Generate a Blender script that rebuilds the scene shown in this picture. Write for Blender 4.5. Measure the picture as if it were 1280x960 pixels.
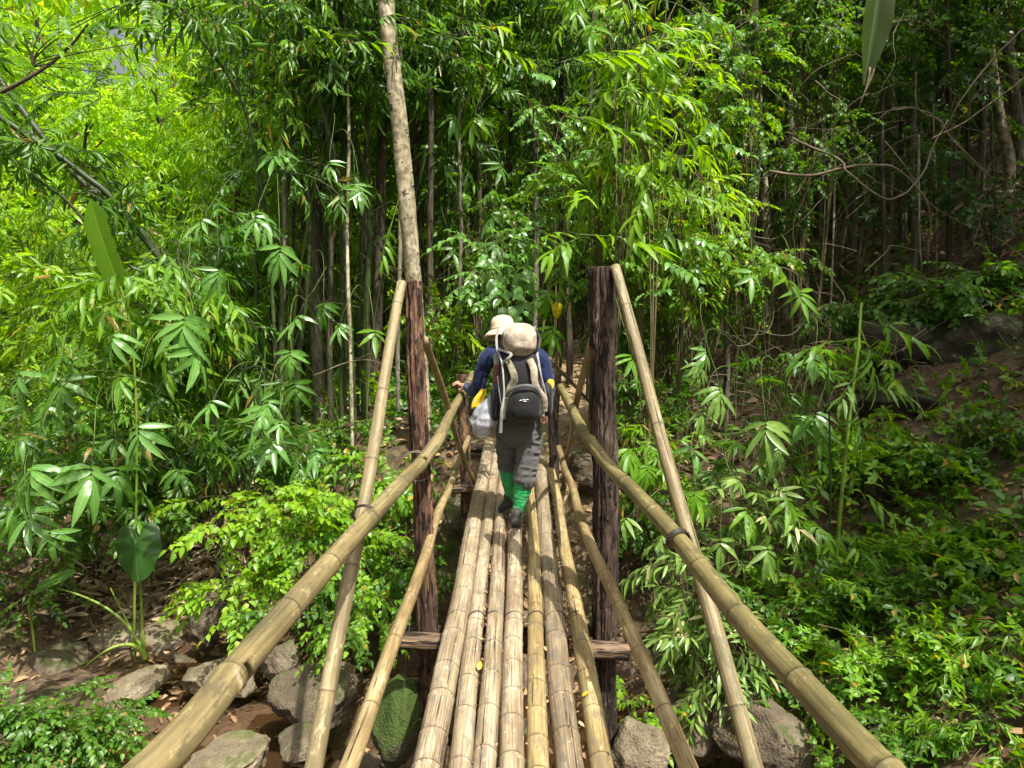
import bpy, bmesh, math, random
import numpy as np
from mathutils import Vector, Matrix, noise as mnoise

for o in list(bpy.data.objects): bpy.data.objects.remove(o)
scn = bpy.context.scene
COL = scn.collection
PI = math.pi

# ------------------------------------------------------------------ camera, light, exposure
F = 887.0; HOR = 400.0; CZ = 2.16
PITCH = math.atan((480-HOR)/F)
cam_d = bpy.data.cameras.new("camera"); cam = bpy.data.objects.new("camera", cam_d); COL.objects.link(cam)
cam.location = (0, 0, CZ); cam.rotation_euler = (PI/2-PITCH, 0, 0)
cam_d.sensor_width = 36; cam_d.lens = F/1280*36; cam_d.clip_start = 0.05; cam_d.clip_end = 600
scn.camera = cam

SUN = Vector((0.30, -0.42, 0.86)).normalized()
el = math.asin(SUN.z); az = math.atan2(SUN.x, SUN.y)
w = bpy.data.worlds.new("World"); scn.world = w; w.use_nodes = True
nt = w.node_tree; nt.nodes.clear()
sky = nt.nodes.new('ShaderNodeTexSky'); sky.sky_type = 'NISHITA'; sky.sun_disc = False
sky.sun_elevation = el; sky.sun_rotation = az; sky.air_density = 0.9; sky.dust_density = 9.0; sky.ozone_density = 0.2
bg = nt.nodes.new('ShaderNodeBackground'); bg.inputs[1].default_value = 0.08
wo = nt.nodes.new('ShaderNodeOutputWorld')
hsv = nt.nodes.new('ShaderNodeHueSaturation'); hsv.inputs['Saturation'].default_value = .35; hsv.inputs['Value'].default_value = 1.25
nt.links.new(sky.outputs[0], hsv.inputs['Color']); nt.links.new(hsv.outputs[0], bg.inputs[0]); nt.links.new(bg.outputs[0], wo.inputs[0])
sd = bpy.data.lights.new("sun", 'SUN'); sd.energy = 5.0; sd.angle = math.radians(0.5); sd.color = (1.0, 0.965, 0.89)
so = bpy.data.objects.new("sun", sd); COL.objects.link(so)
so.rotation_euler = (-SUN).to_track_quat('-Z', 'Y').to_euler(); so.location = (5, -8, 20)
scn.view_settings.view_transform = 'Standard'; scn.view_settings.look = 'None'
scn.view_settings.gamma = 1; scn.view_settings.use_curve_mapping = False
scn.view_settings.exposure = 0.80
scn.cycles.use_denoising = True
scn.cycles.max_bounces = 8; scn.cycles.diffuse_bounces = 3; scn.cycles.transmission_bounces = 5
scn.cycles.transparent_max_bounces = 6; scn.cycles.glossy_bounces = 2
scn.cycles.sample_clamp_indirect = 6.0

# ------------------------------------------------------------------ picture <-> place
_cp, _sp = math.cos(PITCH), math.sin(PITCH)
def ray(px, py):
    a = (px-640)/F; b = (480-py)/F
    d = np.array([a, _cp + b*_sp, -_sp + b*_cp])
    return d/d[1]
def at(px, py, Y):
    return np.array([0, 0, CZ]) + ray(px, py)*Y
SL = 0.0913
def deckpt(px, py, h=0.0):
    d = ray(px, py); Y = (CZ-h)/(SL-d[2])
    return np.array([0, 0, CZ]) + d*Y

# ------------------------------------------------------------------ noise
def _hash(i, j, k, s):
    n = (i*374761393 + j*668265263 + k*2147483647 + s*974711) & 0xffffffff
    n = ((n ^ (n >> 13))*1274126177) & 0xffffffff
    n = ((n ^ (n >> 16))*2246822519) & 0xffffffff
    return ((n ^ (n >> 15)) & 0xffffff)/float(0xffffff)
def vn(p, s=0):
    p = np.asarray(p, float); f0 = np.floor(p); f = p-f0; f = f*f*(3-2*f); i = f0.astype(np.int64)
    r = 0
    for a in (0, 1):
        for b in (0, 1):
            for c in (0, 1):
                wgt = (f[..., 0] if a else 1-f[..., 0])*(f[..., 1] if b else 1-f[..., 1])*(f[..., 2] if c else 1-f[..., 2])
                r = r + wgt*_hash(i[..., 0]+a, i[..., 1]+b, i[..., 2]+c, s)
    return r*2-1
def fbm(p, s=0, o=4):
    r = 0; a = 1; p = np.asarray(p, float)
    for k in range(o):
        r = r + a*vn(p*2**k, s+k); a *= .5
    return r
def sst(t): t = np.clip(t, 0, 1); return t*t*(3-2*t)

# ------------------------------------------------------------------ mesh helpers
def mk_mesh(name, V, Fa, mat=None, smooth=True, attrs=None):
    """V (n,3); Fa list of (k, 3|4) int arrays"""
    me = bpy.data.meshes.new(name)
    if not isinstance(Fa, (list, tuple)): Fa = [Fa]
    Fa = [f for f in Fa if len(f)]
    V = np.asarray(V, np.float32)
    me.vertices.add(len(V)); me.vertices.foreach_set('co', V.ravel())
    nl = sum(f.size for f in Fa); nf = sum(len(f) for f in Fa)
    me.loops.add(nl); me.polygons.add(nf)
    me.loops.foreach_set('vertex_index', np.concatenate([f.ravel() for f in Fa]).astype(np.int32))
    tot = np.concatenate([np.full(len(f), f.shape[1]) for f in Fa]); st = np.concatenate([[0], np.cumsum(tot)[:-1]])
    me.polygons.foreach_set('loop_start', st.astype(np.int32))
    me.polygons.foreach_set('use_smooth', np.full(nf, smooth))
    me.update(calc_edges=True)
    for k, (ty, arr) in (attrs or {}).items():
        a = me.attributes.new(k, ty, 'POINT')
        arr = np.asarray(arr, np.float32).ravel()
        a.data.foreach_set('vector' if ty == 'FLOAT_VECTOR' else 'value', arr)
    if mat: me.materials.append(mat)
    return me
def ob(name, me, parent=None, label=None, cat=None, group=None, kind=None, loc=None):
    o = bpy.data.objects.new(name, me); COL.objects.link(o)
    if parent is not None: o.parent = parent
    if loc is not None: o.location = loc
    if label: o['label'] = label
    if cat: o['category'] = cat
    if group: o['group'] = group
    if kind: o['kind'] = kind
    return o
def thing(name, label, cat, loc=(0, 0, 0), group=None):
    return ob(name, None, None, label, cat, group, None, loc)

class MB:
    def __init__(s): s.V = []; s.T = []; s.Q = []; s.A = []; s.N = []; s.n = 0
    def add(s, V, T=None, Q=None, A=None, N=None):
        V = np.asarray(V, float)
        s.V.append(V)
        if T is not None and len(T): s.T.append(np.asarray(T)+s.n)
        if Q is not None and len(Q): s.Q.append(np.asarray(Q)+s.n)
        s.A.append(np.asarray(A, float) if A is not None else V.copy())
        s.N.append(np.asarray(N, float) if N is not None else np.zeros(len(V)))
        s.n += len(V)
    def mesh(s, name, mat, org=(0, 0, 0), smooth=True, key='pc'):
        V = np.concatenate(s.V) - np.asarray(org)
        Fa = []
        if s.Q: Fa.append(np.concatenate(s.Q))
        if s.T: Fa.append(np.concatenate(s.T))
        return mk_mesh(name, V, Fa, mat, smooth, {key: ('FLOAT_VECTOR', np.concatenate(s.A)), 'nd': ('FLOAT', np.concatenate(s.N))})

def crom(P, n):
    """smooth curve through P, n samples evenly in parameter"""
    P = np.asarray(P, float); m = len(P)
    if m == 2: t = np.linspace(0, 1, n)[:, None]; return P[0]*(1-t)+P[1]*t
    Q = np.vstack([2*P[0]-P[1], P, 2*P[-1]-P[-2]])
    t = np.linspace(0, m-1-1e-9, n); i = t.astype(int); f = (t-i)[:, None]
    a, b, c, d = Q[i], Q[i+1], Q[i+2], Q[i+3]
    return .5*((2*b)+(-a+c)*f+(2*a-5*b+4*c-d)*f*f+(-a+3*b-3*c+d)*f**3)
def arclen(C): return np.concatenate([[0], np.cumsum(np.linalg.norm(np.diff(C, axis=0), axis=1))])
def resample(C, s_new):
    s = arclen(C); return np.stack([np.interp(s_new, s, C[:, k]) for k in range(C.shape[1])], 1)
def frames(C):
    T = np.gradient(C, axis=0); T /= np.linalg.norm(T, axis=1)[:, None]+1e-12
    ref = np.array([0.013, 0.02, 1.0]) if abs(T[:, 2]).mean() < .8 else np.array([0.02, 1.0, 0.01])
    A = np.cross(T, ref); A /= np.linalg.norm(A, axis=1)[:, None]+1e-12
    B = np.cross(A, T)
    return T, A, B
def tube(mb, C, R, sides=12, caps=True, rad_fn=None, nd=None, sq=None):
    """C (n,3), R scalar | (n,) | (n,2)"""
    C = np.asarray(C, float); n = len(C)
    R = np.broadcast_to(np.asarray(R, float), (n,)) if np.ndim(R) < 2 else np.asarray(R, float)
    if R.ndim == 1: R = np.stack([R, R], 1)
    T, A, B = frames(C); th = np.arange(sides)/sides*2*PI
    c, s = np.cos(th), np.sin(th); sl = arclen(C)
    m = np.ones((n, sides))
    if rad_fn is not None: m = rad_fn(sl[:, None]+0*th[None], th[None]+0*sl[:, None], R)
    V = C[:, None]+A[:, None]*(c[None]*R[:, :1]*m)[..., None]+B[:, None]*(s[None]*R[:, 1:]*m)[..., None]
    PC = np.stack([c[None]*R[:, :1]*m, s[None]*R[:, 1:]*m, np.broadcast_to(sl[:, None], (n, sides))], -1)
    i = np.arange(n-1)[:, None]*sides; j = np.arange(sides)[None]; j2 = (j+1) % sides
    Q = np.stack([i+j, i+j2, i+sides+j2, i+sides+j], -1).reshape(-1, 4)
    N = np.broadcast_to((np.zeros(n) if nd is None else nd)[:, None], (n, sides))
    V = V.reshape(-1, 3); PC = PC.reshape(-1, 3); N = N.reshape(-1); Tn = []
    if caps:
        k = len(V)
        V = np.vstack([V, C[:1], C[-1:]]); PC = np.vstack([PC, [[0, 0, 0]], [[0, 0, sl[-1]]]]); N = np.append(N, [0.6, 0.6])
        j = np.arange(sides); j2 = (j+1) % sides
        Tn = np.vstack([np.stack([j2, j, np.full(sides, k)], 1), np.stack([(n-1)*sides+j, (n-1)*sides+j2, np.full(sides, k+1)], 1)])
    mb.add(V, Tn, Q, PC, N)

# ------------------------------------------------------------------ materials
def new_mat(name):
    m = bpy.data.materials.new(name); m.use_nodes = True; n = m.node_tree; n.nodes.clear()
    out = n.nodes.new('ShaderNodeOutputMaterial')
    def nd(t, **k):
        x = n.nodes.new(t)
        for a, b in k.items():
            if a.startswith('i_'):
                x.inputs[a[2:].replace('_', ' ')].default_value = b
            else: setattr(x, a, b)
        return x
    return m, n, out, nd, n.links.new
def rgb(c): return (c[0], c[1], c[2], 1)
def ramp(nd, stops, interp='LINEAR'):
    r = nd('ShaderNodeValToRGB'); r.color_ramp.interpolation = interp
    e = r.color_ramp.elements
    while len(e) < len(stops): e.new(0.5)
    for x, (p, c) in zip(e, stops): x.position = p; x.color = rgb(c) if not np.isscalar(c) else (c, c, c, 1)
    return r
def math_(nd, lk, op, a, b=None):
    x = nd('ShaderNodeMath', operation=op)
    for i, v in enumerate((a, b)):
        if v is None: continue
        if isinstance(v, (int, float)): x.inputs[i].default_value = v
        else: lk(v, x.inputs[i])
    return x.outputs[0]
def mixc(nd, lk, f, a, b, mode='MIX'):
    x = nd('ShaderNodeMix', data_type='RGBA', blend_type=mode)
    for i, v in ((0, f), (6, a), (7, b)):
        if isinstance(v, (int, float)): x.inputs[i].default_value = v
        elif isinstance(v, tuple): x.inputs[i].default_value = rgb(v)
        else: lk(v, x.inputs[i])
    return x.outputs[2]

def leaf_mat(name, cols, trans=1.6, tmix=0.42, rough=0.42, old=None, oldp=.95, spec=.5, bands=0.0):
    m, n, out, nd, lk = new_mat(name)
    at_ = nd('ShaderNodeAttribute', attribute_name='lc'); oi = nd('ShaderNodeObjectInfo')
    sx = nd('ShaderNodeSeparateXYZ'); lk(at_.outputs['Vector'], sx.inputs[0])
    r = math_(nd, lk, 'FRACT', math_(nd, lk, 'ADD', sx.outputs[2], math_(nd, lk, 'MULTIPLY', oi.outputs['Random'], 0.63)))
    k = len(cols); st = [(i/(k-1)*.93, c) for i, c in enumerate(cols)]
    if old: st += [(oldp, cols[-1]), (oldp+.02, old)]
    rp = ramp(nd, st); lk(r, rp.inputs[0]); c = rp.outputs[0]
    # midrib and faint patches
    mid = ramp(nd, [(0.0, 1.0), (0.10, 0.0)]); lk(math_(nd, lk, 'ABSOLUTE', sx.outputs[1]), mid.inputs[0])
    c = mixc(nd, lk, math_(nd, lk, 'MULTIPLY', mid.outputs[0], .45), c, tuple(min(1, x*1.9+.02) for x in cols[-1]))
    if bands:
        wv = nd('ShaderNodeTexNoise', i_Scale=9.0, i_Detail=2.0); cx = nd('ShaderNodeCombineXYZ')
        lk(math_(nd, lk, 'MULTIPLY', sx.outputs[0], 1.6), cx.inputs[0]); lk(math_(nd, lk, 'MULTIPLY', sx.outputs[1], .12), cx.inputs[1]); lk(math_(nd, lk, 'MULTIPLY', oi.outputs['Random'], 30), cx.inputs[2])
        lk(cx.outputs[0], wv.inputs['Vector'])
        br = ramp(nd, [(.42, 0.0), (.6, 1.0)]); lk(wv.outputs[0], br.inputs[0])
        c = mixc(nd, lk, math_(nd, lk, 'MULTIPLY', br.outputs[0], bands), c, (0.34, 0.38, 0.20))
    hs = nd('ShaderNodeHueSaturation', i_Saturation=1.08, i_Value=trans, i_Hue=.487); lk(c, hs.inputs['Color'])
    p = nd('ShaderNodeBsdfPrincipled', i_Roughness=rough); lk(c, p.inputs['Base Color']); p.inputs['Specular IOR Level'].default_value = spec
    t = nd('ShaderNodeBsdfTranslucent'); lk(hs.outputs[0], t.inputs[0])
    mx = nd('ShaderNodeMixShader', i_Fac=tmix); lk(p.outputs[0], mx.inputs[1]); lk(t.outputs[0], mx.inputs[2])
    lk(mx.outputs[0], out.inputs[0]); return m

M = {}
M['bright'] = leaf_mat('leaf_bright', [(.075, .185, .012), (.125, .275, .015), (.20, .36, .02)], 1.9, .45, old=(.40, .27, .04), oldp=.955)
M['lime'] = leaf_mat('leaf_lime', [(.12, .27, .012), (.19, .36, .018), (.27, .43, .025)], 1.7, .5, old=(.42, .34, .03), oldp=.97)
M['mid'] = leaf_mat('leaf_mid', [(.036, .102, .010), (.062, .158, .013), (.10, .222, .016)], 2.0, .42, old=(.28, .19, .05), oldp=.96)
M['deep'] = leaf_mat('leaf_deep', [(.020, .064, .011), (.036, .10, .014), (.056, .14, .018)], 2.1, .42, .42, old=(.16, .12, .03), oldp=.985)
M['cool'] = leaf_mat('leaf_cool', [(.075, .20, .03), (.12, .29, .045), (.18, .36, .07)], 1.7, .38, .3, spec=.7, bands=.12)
M['painted_glow'] = leaf_mat('leaf_painted_glow', [(.14, .31, .015), (.22, .41, .02), (.34, .51, .04)], 1.8, .56, old=(.42, .34, .03), oldp=.97)  # brightened copy of lime: sunlit glow painted into the leaf colours
M['straw'] = leaf_mat('leaf_straw', [(.20, .13, .065), (.36, .26, .15), (.58, .46, .30)], 1.1, .15, .7, spec=.2)
M['pale'] = leaf_mat('leaf_pale', [(.08, .18, .02), (.13, .25, .03), (.22, .33, .06)], 1.4, .36, .4, old=(.5, .42, .2), oldp=.9, bands=.2)
M['dry'] = leaf_mat('leaf_dry', [(.10, .055, .025), (.22, .13, .06), (.42, .29, .15)], 1.1, .15, .7, spec=.2)
M['banana'] = leaf_mat('leaf_banana', [(.10, .22, .01), (.14, .27, .012)], 2.0, .6, .45)
M['spathe'] = leaf_mat('leaf_spathe', [(.035, .065, .008), (.05, .085, .01)], 1.6, .45, .5)

def wood_mat(name, c1, c2, c3, crack=.35, cs=70, ls=2.2, rough=.6, blotch=None, bump=.25, grain=.5):
    """pole/bark material in the pole's own round-and-along coordinates"""
    m, n, out, nd, lk = new_mat(name)
    a = nd('ShaderNodeAttribute', attribute_name='pc'); oi = nd('ShaderNodeObjectInfo')
    def coord(sxy, sz):
        mp = nd('ShaderNodeVectorMath', operation='MULTIPLY'); lk(a.outputs['Vector'], mp.inputs[0]); mp.inputs[1].default_value = (sxy, sxy, sz)
        ad = nd('ShaderNodeVectorMath', operation='ADD'); lk(mp.outputs[0], ad.inputs[0])
        mu = math_(nd, lk, 'MULTIPLY', oi.outputs['Random'], 57.0); cb = nd('ShaderNodeCombineXYZ')
        for i in range(3): lk(mu, cb.inputs[i])
        lk(cb.outputs[0], ad.inputs[1]); return ad.outputs[0]
    n1 = nd('ShaderNodeTexNoise', i_Scale=1.0, i_Detail=5.0, i_Roughness=.6); lk(coord(9, 2.0), n1.inputs['Vector'])
    r1 = ramp(nd, [(.33, c1), (.52, c2), (.7, c3)]); lk(n1.outputs[0], r1.inputs[0]); c = r1.outputs[0]
    n2 = nd('ShaderNodeTexNoise', i_Scale=1.0, i_Detail=3.0); lk(coord(cs*1.6, ls*2), n2.inputs['Vector'])
    g = ramp(nd, [(.35, 1-grain), (.62, 1.0)]); lk(n2.outputs[0], g.inputs[0])
    c = mixc(nd, lk, 1.0, c, g.outputs[0], 'MULTIPLY')
    n3 = nd('ShaderNodeTexNoise', i_Scale=1.0, i_Detail=2.0, i_Roughness=.7); lk(coord(cs, ls), n3.inputs['Vector'])
    k = ramp(nd, [(crack-.035, 0.12), (crack+.02, 1.0)]); lk(n3.outputs[0], k.inputs[0])
    c = mixc(nd, lk, 1.0, c, k.outputs[0], 'MULTIPLY')
    if blotch:
        n4 = nd('ShaderNodeTexNoise', i_Scale=1.0, i_Detail=4.0, i_Roughness=.65); lk(coord(22, 9), n4.inputs['Vector'])
        b = ramp(nd, [(.54, 0.0), (.62, 1.0)]); lk(n4.outputs[0], b.inputs[0]); c = mixc(nd, lk, math_(nd, lk, 'MULTIPLY', b.outputs[0], .75), c, blotch)
        n5 = nd('ShaderNodeTexNoise', i_Scale=1.0, i_Detail=3.0, i_Roughness=.8); lk(coord(120, 90), n5.inputs['Vector'])
        b5 = ramp(nd, [(.60, 0.0), (.68, 1.0)]); lk(n5.outputs[0], b5.inputs[0]); c = mixc(nd, lk, math_(nd, lk, 'MULTIPLY', b5.outputs[0], .6), c, tuple(x*.6 for x in blotch))
        n6 = nd('ShaderNodeTexNoise', i_Scale=1.0, i_Detail=4.0, i_Roughness=.7); lk(coord(30, 14), n6.inputs['Vector'])
        b6 = ramp(nd, [(.60, 0.0), (.66, 1.0)]); lk(n6.outputs[0], b6.inputs[0]); c = mixc(nd, lk, math_(nd, lk, 'MULTIPLY', b6.outputs[0], .35), c, tuple(min(.6, x*1.35+.04) for x in c3))
    nn = nd('ShaderNodeAttribute', attribute_name='nd')
    c = mixc(nd, lk, nn.outputs['Fac'], c, tuple(x*.22 for x in c1))
    vv = nd('ShaderNodeHueSaturation'); lk(c, vv.inputs['Color']); lk(math_(nd, lk, 'ADD', math_(nd, lk, 'MULTIPLY', oi.outputs['Random'], .28), .86), vv.inputs['Value'])
    p = nd('ShaderNodeBsdfPrincipled', i_Roughness=rough); lk(vv.outputs[0], p.inputs['Base Color']); p.inputs['Specular IOR Level'].default_value = .35
    bp = nd('ShaderNodeBump', i_Strength=bump, i_Distance=.01)
    h = math_(nd, lk, 'ADD', k.outputs[0], math_(nd, lk, 'MULTIPLY', n2.outputs[0], .6)); lk(h, bp.inputs['Height']); lk(bp.outputs[0], p.inputs['Normal'])
    lk(p.outputs[0], out.inputs[0]); return m
M['deck'] = wood_mat('bamboo_weathered', (.20, .145, .085), (.34, .26, .16), (.47, .385, .26), .365, 80, 1.3, .6, (.16, .135, .105), .4, .5)
M['deck_y'] = wood_mat('bamboo_weathered_yellow', (.22, .155, .065), (.37, .275, .12), (.50, .40, .20), .36, 80, 1.3, .55, (.18, .14, .09), .35, .45)
M['rail'] = wood_mat('bamboo_rail', (.13, .105, .05), (.24, .185, .08), (.34, .27, .13), .31, 60, 1.2, .5, (.10, .085, .05), .2, .35)
M['rail_g'] = wood_mat('bamboo_rail_green', (.14, .12, .045), (.24, .19, .075), (.33, .27, .12), .32, 60, 1.0, .5, (.10, .09, .04), .2, .35)
M['stay'] = wood_mat('bamboo_stay', (.15, .115, .055), (.27, .21, .105), (.38, .31, .18), .34, 60, 1.4, .6, (.12, .11, .05), .3, .45)
M['curb'] = wood_mat('bamboo_mottled', (.15, .10, .045), (.28, .20, .09), (.42, .34, .18), .33, 60, 2.5, .5, (.16, .11, .05), .15, .3)
M['post'] = wood_mat('bark_red_brown', (.05, .026, .016), (.15, .078, .042), (.33, .20, .12), .45, 30, 6.0, .85, (.05, .028, .018), .8, .6)
M['post_d'] = wood_mat('bark_charred', (.026, .017, .012), (.075, .046, .03), (.17, .125, .09), .45, 34, 6.0, .85, (.02, .015, .012), .8, .6)
M['beam'] = wood_mat('beam_wood', (.06, .035, .02), (.15, .095, .055), (.27, .18, .11), .46, 40, 5, .8, None, .6, .5)
M['pale_bark'] = wood_mat('pale_bark', (.20, .16, .08), (.42, .35, .22), (.60, .53, .38), .36, 9, 7, .8, (.10, .09, .045), .9, .6)
M['dark_bark'] = wood_mat('dark_bark', (.03, .022, .014), (.07, .052, .032), (.13, .10, .06), .36, 30, 4, .85, (.035, .045, .015), .5, .5)
M['grey_bark'] = wood_mat('grey_bark', (.10, .085, .06), (.18, .155, .11), (.28, .25, .17), .34, 24, 5, .85, (.06, .075, .03), .5, .4)
M['culm'] = wood_mat('culm_green', (.025, .04, .012), (.045, .07, .02), (.08, .10, .03), .25, 30, 1, .5, (.04, .035, .02), .1, .2)
M['culm_b'] = wood_mat('culm_bright', (.10, .18, .02), (.17, .27, .03), (.26, .34, .06), .2, 30, 1, .4, None, .1, .15)
M['twig'] = wood_mat('twig', (.06, .05, .02), (.11, .09, .04), (.18, .14, .07), .25, 30, 3, .7, None, .1, .2)
M['twig_g'] = wood_mat('twig_green', (.05, .08, .015), (.09, .13, .025), (.14, .18, .04), .2, 30, 3, .6, None, .1, .2)
M['vine'] = wood_mat('vine', (.09, .068, .04), (.17, .13, .08), (.28, .22, .14), .25, 30, 3, .7, None, .2, .2)

def plain(name, c, rough=.6, spec=.4, ns=30, var=.25, bump=0.0, sheen=0, metallic=0, c2=None, lin=None):
    m, n, out, nd, lk = new_mat(name)
    tc = nd('ShaderNodeTexCoord'); nz = nd('ShaderNodeTexNoise', i_Scale=float(ns), i_Detail=5.0, i_Roughness=.6)
    if lin:
        mp = nd('ShaderNodeMapping'); mp.inputs['Scale'].default_value = lin; lk(tc.outputs['Object'], mp.inputs[0]); lk(mp.outputs[0], nz.inputs['Vector'])
    else: lk(tc.outputs['Object'], nz.inputs['Vector'])
    r = ramp(nd, [(.3, tuple(x*(1-var) for x in c)), (.7, c2 or tuple(min(1, x*(1+var)) for x in c))]); lk(nz.outputs[0], r.inputs[0])
    p = nd('ShaderNodeBsdfPrincipled', i_Roughness=rough, i_Metallic=float(metallic)); lk(r.outputs[0], p.inputs['Base Color']); p.inputs['Specular IOR Level'].default_value = spec
    if bump:
        bp = nd('ShaderNodeBump', i_Strength=bump, i_Distance=.01); lk(nz.outputs[0], bp.inputs['Height']); lk(bp.outputs[0], p.inputs['Normal'])
    lk(p.outputs[0], out.inputs[0]); return m

def rock_mat(name, c1, c2, moss, mossy):
    m, n, out, nd, lk = new_mat(name)
    tc = nd('ShaderNodeTexCoord'); ge = nd('ShaderNodeNewGeometry')
    a = nd('ShaderNodeTexNoise', i_Scale=3.5, i_Detail=10.0, i_Roughness=.68); lk(tc.outputs['Object'], a.inputs['Vector'])
    r = ramp(nd, [(.32, tuple(x*.55 for x in c1)), (.5, c1), (.68, c2)]); lk(a.outputs[0], r.inputs[0])
    b = nd('ShaderNodeTexVoronoi', i_Scale=55.0, feature='F1'); lk(tc.outputs['Object'], b.inputs['Vector'])
    sp = ramp(nd, [(.0, .62), (.5, 1.0)]); lk(b.outputs['Distance'], sp.inputs[0])
    c = mixc(nd, lk, 1.0, r.outputs[0], sp.outputs[0], 'MULTIPLY')
    s = nd('ShaderNodeSeparateXYZ'); lk(ge.outputs['Normal'], s.inputs[0])
    d = nd('ShaderNodeTexNoise', i_Scale=5.0, i_Detail=6.0, i_Roughness=.7); lk(tc.outputs['Object'], d.inputs['Vector'])
    f = math_(nd, lk, 'ADD', math_(nd, lk, 'MULTIPLY', s.outputs[2], .35), d.outputs[0])
    k = ramp(nd, [(1.0-mossy, 0.0), (1.12-mossy, 1.0)]); k2 = math_(nd, lk, 'MULTIPLY', k.outputs[0], .9); lk(f, k.inputs[0])
    c = mixc(nd, lk, k2, c, moss)
    p = nd('ShaderNodeBsdfPrincipled', i_Roughness=.85); lk(c, p.inputs['Base Color']); p.inputs['Specular IOR Level'].default_value = .25
    bp = nd('ShaderNodeBump', i_Strength=.9, i_Distance=.03); h = math_(nd, lk, 'ADD', a.outputs[0], math_(nd, lk, 'MULTIPLY', b.outputs['Distance'], .25)); lk(h, bp.inputs['Height']); lk(bp.outputs[0], p.inputs['Normal'])
    lk(p.outputs[0], out.inputs[0]); return m
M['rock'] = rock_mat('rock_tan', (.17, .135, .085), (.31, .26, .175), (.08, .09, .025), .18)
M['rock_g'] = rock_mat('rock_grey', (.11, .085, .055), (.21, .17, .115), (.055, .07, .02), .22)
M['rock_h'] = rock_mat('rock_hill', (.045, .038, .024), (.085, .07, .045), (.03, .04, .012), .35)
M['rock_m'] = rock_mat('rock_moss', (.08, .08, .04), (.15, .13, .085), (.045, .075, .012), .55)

def ground_mat():
    m, n, out, nd, lk = new_mat('forest_floor')
    ge = nd('ShaderNodeNewGeometry'); pa = nd('ShaderNodeAttribute', attribute_name='path'); we = nd('ShaderNodeAttribute', attribute_name='wet')
    a = nd('ShaderNodeTexNoise', i_Scale=1.3, i_Detail=8.0, i_Roughness=.65); lk(ge.outputs['Position'], a.inputs['Vector'])
    r = ramp(nd, [(.3, (.028, .019, .012)), (.5, (.065, .042, .025)), (.68, (.12, .08, .046))]); lk(a.outputs[0], r.inputs[0])
    b = nd('ShaderNodeTexVoronoi', i_Scale=14.0); lk(ge.outputs['Position'], b.inputs['Vector'])
    lr = ramp(nd, [(0, (.04, .025, .014)), (.35, (.10, .065, .034)), (.7, (.19, .13, .07)), (1, (.05, .04, .02))], 'CONSTANT')
    sx = nd('ShaderNodeSeparateXYZ'); lk(b.outputs['Color'], sx.inputs[0]); lk(sx.outputs[0], lr.inputs[0])
    c = mixc(nd, lk, .45, r.outputs[0], lr.outputs[0])
    g = nd('ShaderNodeTexNoise', i_Scale=.9, i_Detail=6.0, i_Roughness=.7); lk(ge.outputs['Position'], g.inputs['Vector'])
    gk = ramp(nd, [(.5, 0.0), (.62, 1.0)]); lk(g.outputs[0], gk.inputs[0])
    c = mixc(nd, lk, math_(nd, lk, 'MULTIPLY', gk.outputs[0], .55), c, (.035, .06, .015))
    pr = ramp(nd, [(.3, (.16, .105, .06)), (.7, (.34, .25, .15))]); lk(a.outputs[0], pr.inputs[0])
    c = mixc(nd, lk, pa.outputs['Fac'], c, pr.outputs[0])
    c = mixc(nd, lk, math_(nd, lk, 'MULTIPLY', we.outputs['Fac'], .75), c, (.075, .043, .022))
    p = nd('ShaderNodeBsdfPrincipled'); lk(c, p.inputs['Base Color']); p.inputs['Specular IOR Level'].default_value = .3
    ro = math_(nd, lk, 'SUBTRACT', .9, math_(nd, lk, 'MULTIPLY', we.outputs['Fac'], .4)); lk(ro, p.inputs['Roughness'])
    bp = nd('ShaderNodeBump', i_Strength=.8, i_Distance=.04); lk(math_(nd, lk, 'ADD', a.outputs[0], math_(nd, lk, 'MULTIPLY', b.outputs['Distance'], .4)), bp.inputs['Height']); lk(bp.outputs[0], p.inputs['Normal'])
    lk(p.outputs[0], out.inputs[0]); return m
M['ground'] = ground_mat()
#SETTING
# ------------------------------------------------------------------ terrain
def H(x, y):
    x = np.asarray(x, float); y = np.asarray(y, float)
    P = np.stack([x, y, 0*x+.5], -1)
    yb = 6.5+np.clip(-x-.5, 0, 8)*.50-np.clip(x-.5, 0, 4)*.35
    amp = 2.15-.5*sst((-x-2)/3)
    f = sst((y-yb)/2.2)*amp
    rb = np.clip(x-1.6+.3*vn(P*.7, 5), 0, 9)*.80
    lb = np.clip(-x-4.9, 0, 4)*.40
    nb_edge = 1.0+np.clip(-x-1.6, 0, 4)*1.0
    nb = sst((nb_edge-y)/1.5)*1.32
    s = (f**4+rb**4+lb**4+nb**4+1e-9)**.25
    sl = np.clip(y-yb-2, 0, 60)*(.10+.10*sst((x-1)/4)-.05*sst((-x-3)/4))+np.clip(y-26, 0, 200)*.22
    sl = sl+np.clip(x-9, 0, 40)*.35+np.clip(-x-14, 0, 60)*.10
    rough = .10*fbm(P*.9, 3)+.045*fbm(P*3.1, 8)
    pm = sst(1-np.abs(x-(.25+.19*(y-8)))/.8)*sst((y-7.6)/1.0)
    return -1.45+s+sl+rough*(1-.7*pm)
def axis(lo, hi, clo, chi, fine, grow=1.13):
    c = list(np.arange(clo, chi, fine)); s = fine; v = chi
    while v < hi: c.append(v); s *= grow; v += s
    c.append(hi); s = fine; v = clo-fine; pre = []
    while v > lo: pre.append(v); s *= grow; v -= s
    pre.append(lo); return np.array(sorted(set(pre+c)))
gx = axis(-160, 160, -7.5, 8.5, .085); gy = axis(-40, 260, 1.0, 13.0, .085)
GX, GY = np.meshgrid(gx, gy); GZ = H(GX, GY)
V = np.stack([GX, GY, GZ], -1).reshape(-1, 3); nx, ny = len(gx), len(gy)
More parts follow.
